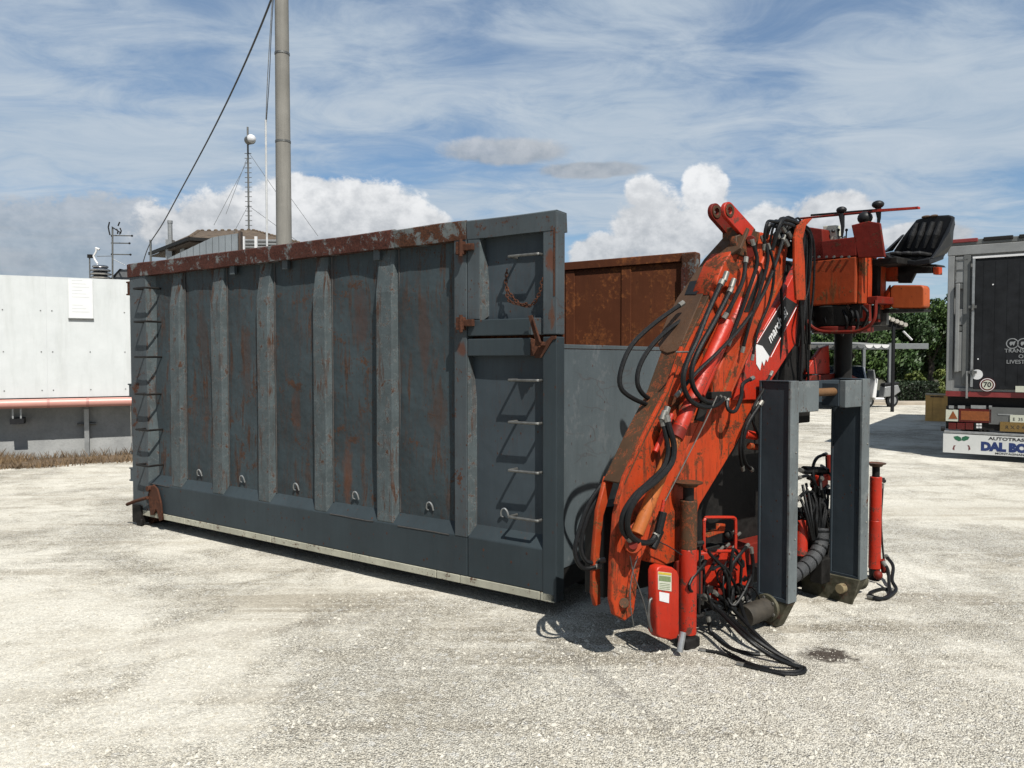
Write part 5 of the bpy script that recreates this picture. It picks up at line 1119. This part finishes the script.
# canopy with scalloped awning
YC = 27.0; cpx = at(889.5, 384, YC).x; cn_ = thing('canopy', 'pale grey canopy frame with a white scalloped awning edge', 'canopy', (cpx, YC, 0))
def cl_(x, y, d=0.0): return at(x, y, YC + d) - Vector((cpx, YC, 0))
M_cf = plain('pale_grey_metal', (.20, .215, .22), .5, .2, .1)
MB().box(-.06, -.06, 0, .06, .06, cl_(889, 343).z).build('canopy_post', M_cf, cn_)
for x in (836, 864): q = cl_(x, 345, 2.5); MB().box(q.x - .05, q.y - .05, 0, q.x + .05, q.y + .05, q.z).build('canopy_post', M_cf, cn_)
a, b = cl_(889, 349), cl_(928, 343.5); MB().box(a.x, -.05, a.z, b.x, .05, b.z).build('canopy_beam', M_cf, cn_, bevel=.01)
a, b = cl_(800, 349.5), cl_(889, 346); MB().box(a.x, -.05, a.z, -.061, .05, b.z).build('canopy_beam', M_cf, cn_, bevel=.01)
for i in range(11):
    x = 884.5 - i * 8; c = cl_(x, 346); pts = [(c.x + .14 * math.cos(t) , -.07, c.z + .05 - .13 * math.sin(t)) for t in [math.pi * j / 8 for j in range(9)]]
    MB().prism(pts, (0, .03, 0)).build('awning_scallop', M_white, cn_)
a = cl_(800, 345.5); mb = MB(); mb.prism([(a.x, -.04, a.z + .01), (0, -.04, a.z + .01), (0, 2.6, a.z + .15), (a.x, 2.6, a.z + .15)], (0, 0, .02)); mb.build('awning_cloth', plain('awning_cloth', (.22, .22, .21), .8), cn_)
# porch with tiled roof on a black post
YP = 24.5; ppx = at(892.6, 384, YP).x; pr = thing('tiled_porch', 'small open porch with pale scalloped roof tiles on a slim black post', 'porch', (ppx, YP, 0))
def pl_(x, y, d=0.0): return at(x, y, YP + d) - Vector((ppx, YP, 0))
MB().box(-.04, -.04, 0, .04, .04, pl_(892, 326).z).build('porch_post', M_blk, pr)
mb = MB(); E0_ = [pl_(904, 326), pl_(880, 315.5), pl_(850, 312), pl_(815, 325)]; mb.prism(E0_ + [pl_(815, 330), pl_(850, 324), pl_(880, 326), pl_(904, 329)], (0, 3.0, 0)); mb.build('porch_roof', M_grim, pr)
M_pt = plain('pale_roof_tile', (.50, .46, .40), .85, var=.25, sc=7)
for i in range(10):
    f_ = i / 9; c = pl_(904 - 38 * f_, 325.5 - 11.5 * min(1, f_ * 1.35)); MB().tube([c + Vector((0, -.12, .02)), c + Vector((0, 3, .02))], .065, 8).build('roof_tile', M_pt, pr)
a, b = pl_(903, 331), pl_(912, 340); MB().tube([a, b], .03, 6).build('gutter_spout', M_white, pr)
# parked car and scooter
def wheel(parent, x, y, z, r, w=.18):
    t = MB().cyl((x, y - w / 2, z), (x, y + w / 2, z), r, n=20).build('tyre', M_blk, parent, bevel=.02); MB().cyl((x, y - w / 2 - .006, z), (x, y - w / 2 + .01, z), r * .62, n=16).build('rim', M_galv, t); return t
cx0 = at(836, 384, 27.4).x; car = thing('parked_car', 'small white parked car behind the grey hook frame', 'car', (cx0, 27.2, 0), R(72))
prof = [(-1.9, .35), (-1.95, .75), (-1.7, .95), (-1.0, 1.02), (-.45, 1.42), (.8, 1.45), (1.5, 1.05), (1.9, .95), (1.95, .4)]
mb = MB(); mb.prism([(x, -.8, z) for x, z in prof], (0, 1.6, 0)); bd_ = mb.build('body', plain('shaded_car_paint', (.34, .36, .38), .25, var=.03), car, bevel=.06)  # white body dimmed, the canopy's shade is put into its colour
for pts in ([(-.85, 1.03), (-.42, 1.36), (.15, 1.38), (.15, 1.03)], [(.2, 1.03), (.2, 1.38), (.75, 1.38), (1.25, 1.06)]): MB().prism([(x, -.815, z) for x, z in pts], (0, .02, 0)).build('side_window', plain('dark_car_glass', (.02, .03, .045), .08), car)
MB().prism([(-1.02, -.72, 1.03), (-.48, -.7, 1.41), (-.48, .7, 1.41), (-1.02, .72, 1.03)], (-.02, 0, .02)).build('windscreen', bpy.data.materials['dark_car_glass'], car)
for x in (-1.25, 1.25):
    for y in (-.74, .74): wheel(car, x, y, .3, .3)
MB().box(-1.97, -.7, .62, -1.93, -.45, .74).build('headlight', M_white, car); MB().box(-1.97, .45, .62, -1.93, .7, .74).build('headlight', M_white, car)
sx0 = at(880, 384, 26.8).x; sc_ = thing('motor_scooter', 'white motor scooter parked under the canopy beside the black post', 'scooter', (sx0, 26.8, 0), R(15))
wheel(sc_, -.5, 0, .24, .24, .1); wheel(sc_, .5, 0, .24, .24, .1)
for pts, nm, mt_, w in (([(.05, .35), (.1, .72), (.65, .78), (.75, .55), (.5, .40)], 'rear_body', M_galv, .28), ([(-.45, .35), (-.30, .30), (-.22, 1.0), (-.33, 1.02)], 'leg_shield', M_white, .36), ([(-.35, .26), (.1, .26), (.1, .34), (-.35, .34)], 'footboard', M_white, .26), ([(.08, .73), (.12, .84), (.7, .88), (.72, .8)], 'saddle', M_blk, .24), ([(-.38, .98), (-.42, 1.3), (-.38, 1.32), (-.30, 1.0)], 'windshield', M_galv, .34)):
    MB().prism([(x, -w / 2, z) for x, z in pts], (0, w, 0)).build(nm, mt_, sc_, bevel=.03)
MB().tube([(-.28, -.3, 1.03), (-.33, 0, 1.06), (-.28, .3, 1.03)], .018, 6).build('handlebar', M_grim, sc_)
# wooden crate
g = ground(925, 421); ck = thing('wooden_crate', 'yellow-brown plywood crate standing on the gravel left of the trailer', 'crate', (g.x, g.y, 0), R(-30)); w = (944.5 - 925) / FOC * g.y; hh = (421 - 394) / FOC * g.y
M_ply = plain('yellow_plywood', (.85, .50, .16), .75, var=.2, sc=5)
for i in range(3): MB().box(w * i / 3 + .003, 0, 0, w * (i + 1) / 3 - .003, .03, hh - .03).build('side_board', M_ply, ck)
MB().box(.0, .031, 0, .03, w, hh - .03).build('end_board', M_ply, ck); MB().box(w - .03, .031, 0, w, w, hh - .03).build('end_board', M_ply, ck); MB().box(.031, w - .03, 0, w - .031, w, hh - .03).build('side_board', M_ply, ck)
MB().box(-.01, -.01, hh - .029, w + .01, w + .01, hh).build('lid', plain('pale_lid', (.5, .4, .26), .8), ck)
for x in (.22, .42, .62): MB().box(w * x, -.004, hh - .08, w * x + .10, -.001, hh - .05).build('hand_slot', M_txtk, ck)

# ------------------------------------------------------------ grey livestock trailer
TO = (7.50, 13.3); TF = Frame(TO, R(-35)); TH = TF.on(948, 240).z; TW = 2.5; TLn = 9.5
tr = thing('livestock_trailer', 'grey aluminium livestock trailer with a black rear ramp, at the right edge', 'trailer', (TO[0], TO[1], 0), R(-35))
def T(px, py, y=0.0): return TF.on(px, py, y)
M_alu = plain('dull_aluminium', (.30, .305, .30), .5, .35, .12, 4, .05); M_alud = plain('dark_aluminium', (.15, .155, .15), .55, .3, .15, 4)
M_ramp = plain('black_ramp_sheet', (.016, .0175, .020), .75, var=.45, sc=5, bump=.1, spec=.12)
M_rlens = plain('red_lens', (.10, .005, .004), .25); M_olens = plain('orange_reflector', (.26, .07, .012), .4, var=.25, sc=40); M_rtape = plain('red_strip_paint', (.22, .02, .02), .5)
zfl = T(960, 391).z; x5, x6 = T(975, 300).x, T(972, 300).x; xL = T(947.5, 300).x
MB().box(xL, .06, zfl, TW - .02, TLn, TH - .22).build('trailer_body', M_alu, tr, bevel=.02)
for i in range(12):
    z = zfl + .12 + i * .19; MB().box(xL - .012, .2, z, xL - .0005, TLn - .1, z + .14).build('side_slat', M_alud, tr)
MB().box(xL - .01, 0, T(950, 256).z, TW, .10, T(950, 246.5).z).build('header_beam', M_alu, tr, bevel=.01)
MB().box(xL - .01, .0, T(950, 246.3).z, TW, TLn, T(950, 241).z).build('roof_edge', M_alud, tr, bevel=.01)
for i in range(5): MB().box(.02 + .5 * i, -.02, TH - .065, .44 + .5 * i, .3, TH - .0).build('roof_trim', M_rtape if i == 0 else M_grim, tr, bevel=.01)
MB().box(xL, -.015, zfl, T(954, 300).x, .059, T(950, 256.5).z).build('corner_column', M_alu, tr, bevel=.008)
MB().box(T(963, 300).x, -.012, zfl + .12, x6 - .03, .059, T(950, 256.5).z).build('inner_column', M_alud, tr, bevel=.006)
for y0, y1 in ((256.8, 283), (283.5, 289), (309, 325), (326, 331), (332, 371)):
    a, b = T(955, y1), T(962, y0); MB().box(a.x, -.002, a.z, T(968, y0).x, .03, b.z).build('frame_panel', M_alu if y0 not in (283.5, 326) else M_alud, tr, bevel=.004)
a, b = T(955, 281), T(968, 259); MB().box(a.x, -.012, a.z, a.x + .02, -.0025, b.z).build('vent_frame', M_dsteel, tr); MB().box(a.x, -.012, b.z - .02, b.x, -.0025, b.z).build('vent_frame', M_dsteel, tr); MB().box(a.x, -.014, (a.z + b.z) / 2, b.x, -.0025, (a.z + b.z) / 2 + .012).build('vent_frame', M_dsteel, tr)
MB().box(T(956, 300).x, -.075, T(956, 372).z, T(960, 300).x, -.016, T(956, 284).z).build('ramp_strut', M_alu, tr, bevel=.01)
rm = MB().box(x5, -.045, T(980, 389).z, TW - .2, .0, T(980, 259).z).build('rear_ramp', M_ramp, tr, bevel=.008)
for i in range(13): xx = x5 + .12 + i * .17; MB().box(xx, -.048, T(980, 385).z, xx + .012, -.0455, T(980, 262).z).build('ramp_rib', M_ramp, rm)
MB().box(x6 + .004, -.06, T(980, 387).z, x5 - .003, .0, T(980, 257).z).build('ramp_edge', M_galv, rm); MB().box(x6 + .004, -.062, T(980, 258.6).z, TW - .2, .0, T(980, 256.6).z).build('ramp_edge', M_white, rm)
for y in (307, 372): a = T(973, y); MB().box(a.x - .06, -.085, a.z - .025, a.x + .06, -.063, a.z + .02).cyl((a.x, -.09, a.z - .06), (a.x, -.09, a.z + .05), .018, n=8).build('ramp_catch', M_dsteel, tr)
a, b = T(966, 398), T(968.5, 371); MB().box(a.x, -.07, a.z, b.x, -.016, b.z).build('ramp_hinge', M_alu, tr)
MB().box(xL, -.02, T(960, 396.5).z, TW, .05, T(960, 391.3).z).build('red_strip', M_rtape, tr, bevel=.003)
MB().box(xL, -.004, zfl, TW, .055, T(960, 391.6).z + .06).build('sill', M_alu, tr)
MB().box(xL + .02, .10, .62, TW - .05, TLn, T(960, 397).z).build('chassis', M_grim, tr)
# rear valance: lights, plate, bumper
zA, zB = T(980, 430).z, T(980, 407).z
MB().box(xL + .01, .0, zA, TW - .03, .09, zB).build('rear_valance', M_grim, tr)
MB().box(T(989, 420).x, -.03, T(990, 424).z, T(1080, 420).x, -.002, T(990, 407).z).build('light_carrier', M_alud, tr)
MB().box(xL + .01, -.02, T(950, 421).z, T(958.5, 415).x, -.001, T(950, 409.5).z).build('triangle_plate', M_lbl, tr)
a, b, c = T(948.5, 418.8, -.021), T(957.5, 418.8, -.021), T(953, 410.8, -.021); MB().prism([a, b, c], (0, -.004, 0)).build('triangle_reflector', M_olens, tr)
a, b = T(959, 421.5), T(991.5, 409.5); rp = MB().box(a.x, -.03, a.z, b.x, -.001, b.z).build('reflector_plate', M_rlens, tr); a, b = T(961, 419.8), T(989.5, 411.5); MB().box(a.x, -.034, a.z, b.x, -.0305, b.z).build('reflector_field', M_olens, rp)
for x0 in (948.5, 957, 965.5): a, b = T(x0, 429.3), T(x0 + 8, 423); MB().box(a.x, -.04, a.z, b.x, -.001, b.z).build('tail_light', M_rlens, tr, bevel=.006)
a, b = T(974.5, 429.3), T(982.5, 423); wl_ = MB().box(a.x, -.035, a.z, b.x, -.001, b.z).build('reversing_light', M_blk, tr)
for i in (0, 1):
    for j in (0, 1): a = T(976.3 + i * 3, 428.2 - j * 2.9, -.036); MB().box(a.x, -.040, a.z, a.x + .035, -.0355, a.z + .032).build('light_square', M_white, wl_)
a, b = T(1000, 431), T(1050, 423.5); pl2 = MB().box(a.x, -.05, a.z, b.x, -.031, b.z).build('number_plate', plain('amber_plate', (.20, .12, .025), .5, var=.3, sc=60), tr)
for i, chh in enumerate(('R', 'X', '0', '6')): q = T(1007 + i * 5.5, 427.5, -.0505); text('plate_letter', chh, M_txtk, pl2, (q.x, -.0505, q.z), .085)
a, b = T(1010, 422.5), T(1048, 416); MB().box(a.x, -.045, a.z, b.x, -.031, b.z).build('white_plate', M_lbl, tr); q = T(1018, 419.3); text('plate_number', 'E  35', M_txtk, tr, (q.x, -.0462, q.z), .07)
MB().box(T(998, 415).x, -.036, T(998, 414.8).z, T(1013, 415).x, -.031, T(998, 413.6).z).build('handle_slot', M_galv, tr)
for x0, x1 in ((949, 954), (958, 965), (971, 986), (989, 992)): a, b = T(x0, 408.3), T(x1, 405.6); MB().box(a.x, -.03, a.z, b.x, .02, b.z).build('valance_cap', M_galv, tr)
MB().box(xL - .01, -.06, T(950, 432.8).z, TW - .02, .05, T(950, 430.4).z).build('bumper_bar', M_galv, tr, bevel=.006)
MB().cyl((xL - .06, -.02, T(950, 429).z), (xL + .0, -.02, T(950, 429).z), .045, n=12).build('bumper_roller', M_blk, tr)
a, b = T(946, 452), T(946, 433.2); fp = MB().box(xL - .02, -.055, a.z, TW - .02, -.04, b.z).build('mud_flap', plain('white_flap', (.72, .73, .71), .5, var=.08, sc=3), tr)
FY = -.0562
def ftext(name, body, px, py, size, mat, bold=0.0, sx=1.0, align='LEFT'): q = T(px, py, FY); return text(name, body, mat, fp, (q.x, FY, q.z), size, sx=sx, bold=bold, align=align)
M_navy = plain('navy_print', (.008, .03, .15), .5); M_green = plain('green_print', (.01, .13, .06), .5)
ftext('flap_lettering', 'AUTOTRASPORTI', 988.5, 438.5, .070, M_txtk, .002, 1.4); ftext('flap_lettering', 'DAL BO', 981, 446.5, .185, M_navy, .015, .98); ftext('flap_lettering', 'MONTAGNANA', 995, 453.4, .046, M_txtk, .001, 1.35)
for sx_, px in ((1, 957.5), (-1, 965.5)):
    q = T(px, 438.5, FY); MB().prism([(q.x + sx_ * u, FY, q.z + v) for u, v in ((-.06, .03), (.0, .045), (.05, .02), (.06, -.03), (.02, -.045), (-.04, -.015))], (0, -.0012, 0)).build('green_leaf_mark', M_green, fp)
    q = T(px - sx_ * 3, 448, FY); MB().prism([(q.x + sx_ * u, FY, q.z + v) for u, v in ((-.012, .045), (.02, .045), (.0, .02), (.0, -.04), (-.03, -.02))], (0, -.0012, 0)).build('red_mark', plain('brown_red_print', (.16, .03, .03), .5), fp)
# marks on the ramp
RY = -.0492
def disc(name, px, py, r, mat, parent, y=RY, t=.0014, ring=None):
    q = T(px, py, y); pts = [(q.x + r * math.cos(i * math.pi / 14), q.z + r * math.sin(i * math.pi / 14)) for i in range(28)]
    return plate(name, mat, parent, pts, t, y, [(q.x, q.z, ring)] if ring else (), .0003)
disc('white_round_sticker', 977, 374.5, .085, M_white, rm)
disc('speed_ring', 987.3, 384.8, .118, M_rlens, rm); disc('speed_ring_white', 987.3, 384.8, .108, M_white, rm, RY - .0015, .0012); disc('speed_ring', 987.3, 384.8, .096, M_rlens, rm, RY - .0029, .0012); disc('speed_disc', 987.3, 384.8, .076, M_lbl, rm, RY - .0043, .0012)
q = T(987.3, 384.8, RY - .006); text('speed_number', '70', M_txtk, rm, (q.x, RY - .0058, q.z), .115, bold=.003)
for body, px, py in (('TRANSPORT', 1022.5, 350.8), ('OF', 1022.5, 356.5), ('LIVESTOCK', 1022.5, 362)): q = T(px, py, RY); text('ramp_lettering', body, M_galv, rm, (q.x, RY, q.z), .088, bold=.0012)
for i, px in enumerate((1012.3, 1023.5, 1034.5)):
    disc('livestock_badge', px, 343.5, .088, M_galv, rm, ring=.074); q = T(px, 343.5, RY); MB().prism([(q.x + u, RY, q.z + v) for u, v in ((-.04, .0), (-.03, .03), (.02, .03), (.045, .045), (.04, .015), (.02, -.04), (.005, -.01), (-.025, -.04))], (0, -.0012, 0)).build('badge_mark', M_galv, rm)
a, b = T(1015.5, 392), T(1050, 386.5); MB().box(a.x, -.06, a.z, b.x, -.0455, b.z).build('white_label_plate', M_lbl, tr)
for x, y in ((993, 284.5), (978, 359)): disc('rivet_head', x, y, .012, M_white, rm)
for ax in (2.2, 3.5, 4.8):
    for x in (.25, TW - .25):
        t = MB().cyl((x - .15, ax, .5), (x + .15, ax, .5), .5, n=28).build('tyre', M_blk, tr, bevel=.03); MB().cyl((x - .155, ax, .5), (x + .155, ax, .5), .28, n=20).build('rim', M_dsteel, t)
for x in (.4, TW - .6): MB().box(x, TLn - 1.6, 0, x + .15, TLn - 1.45, .62).build('landing_leg', M_grim, tr)
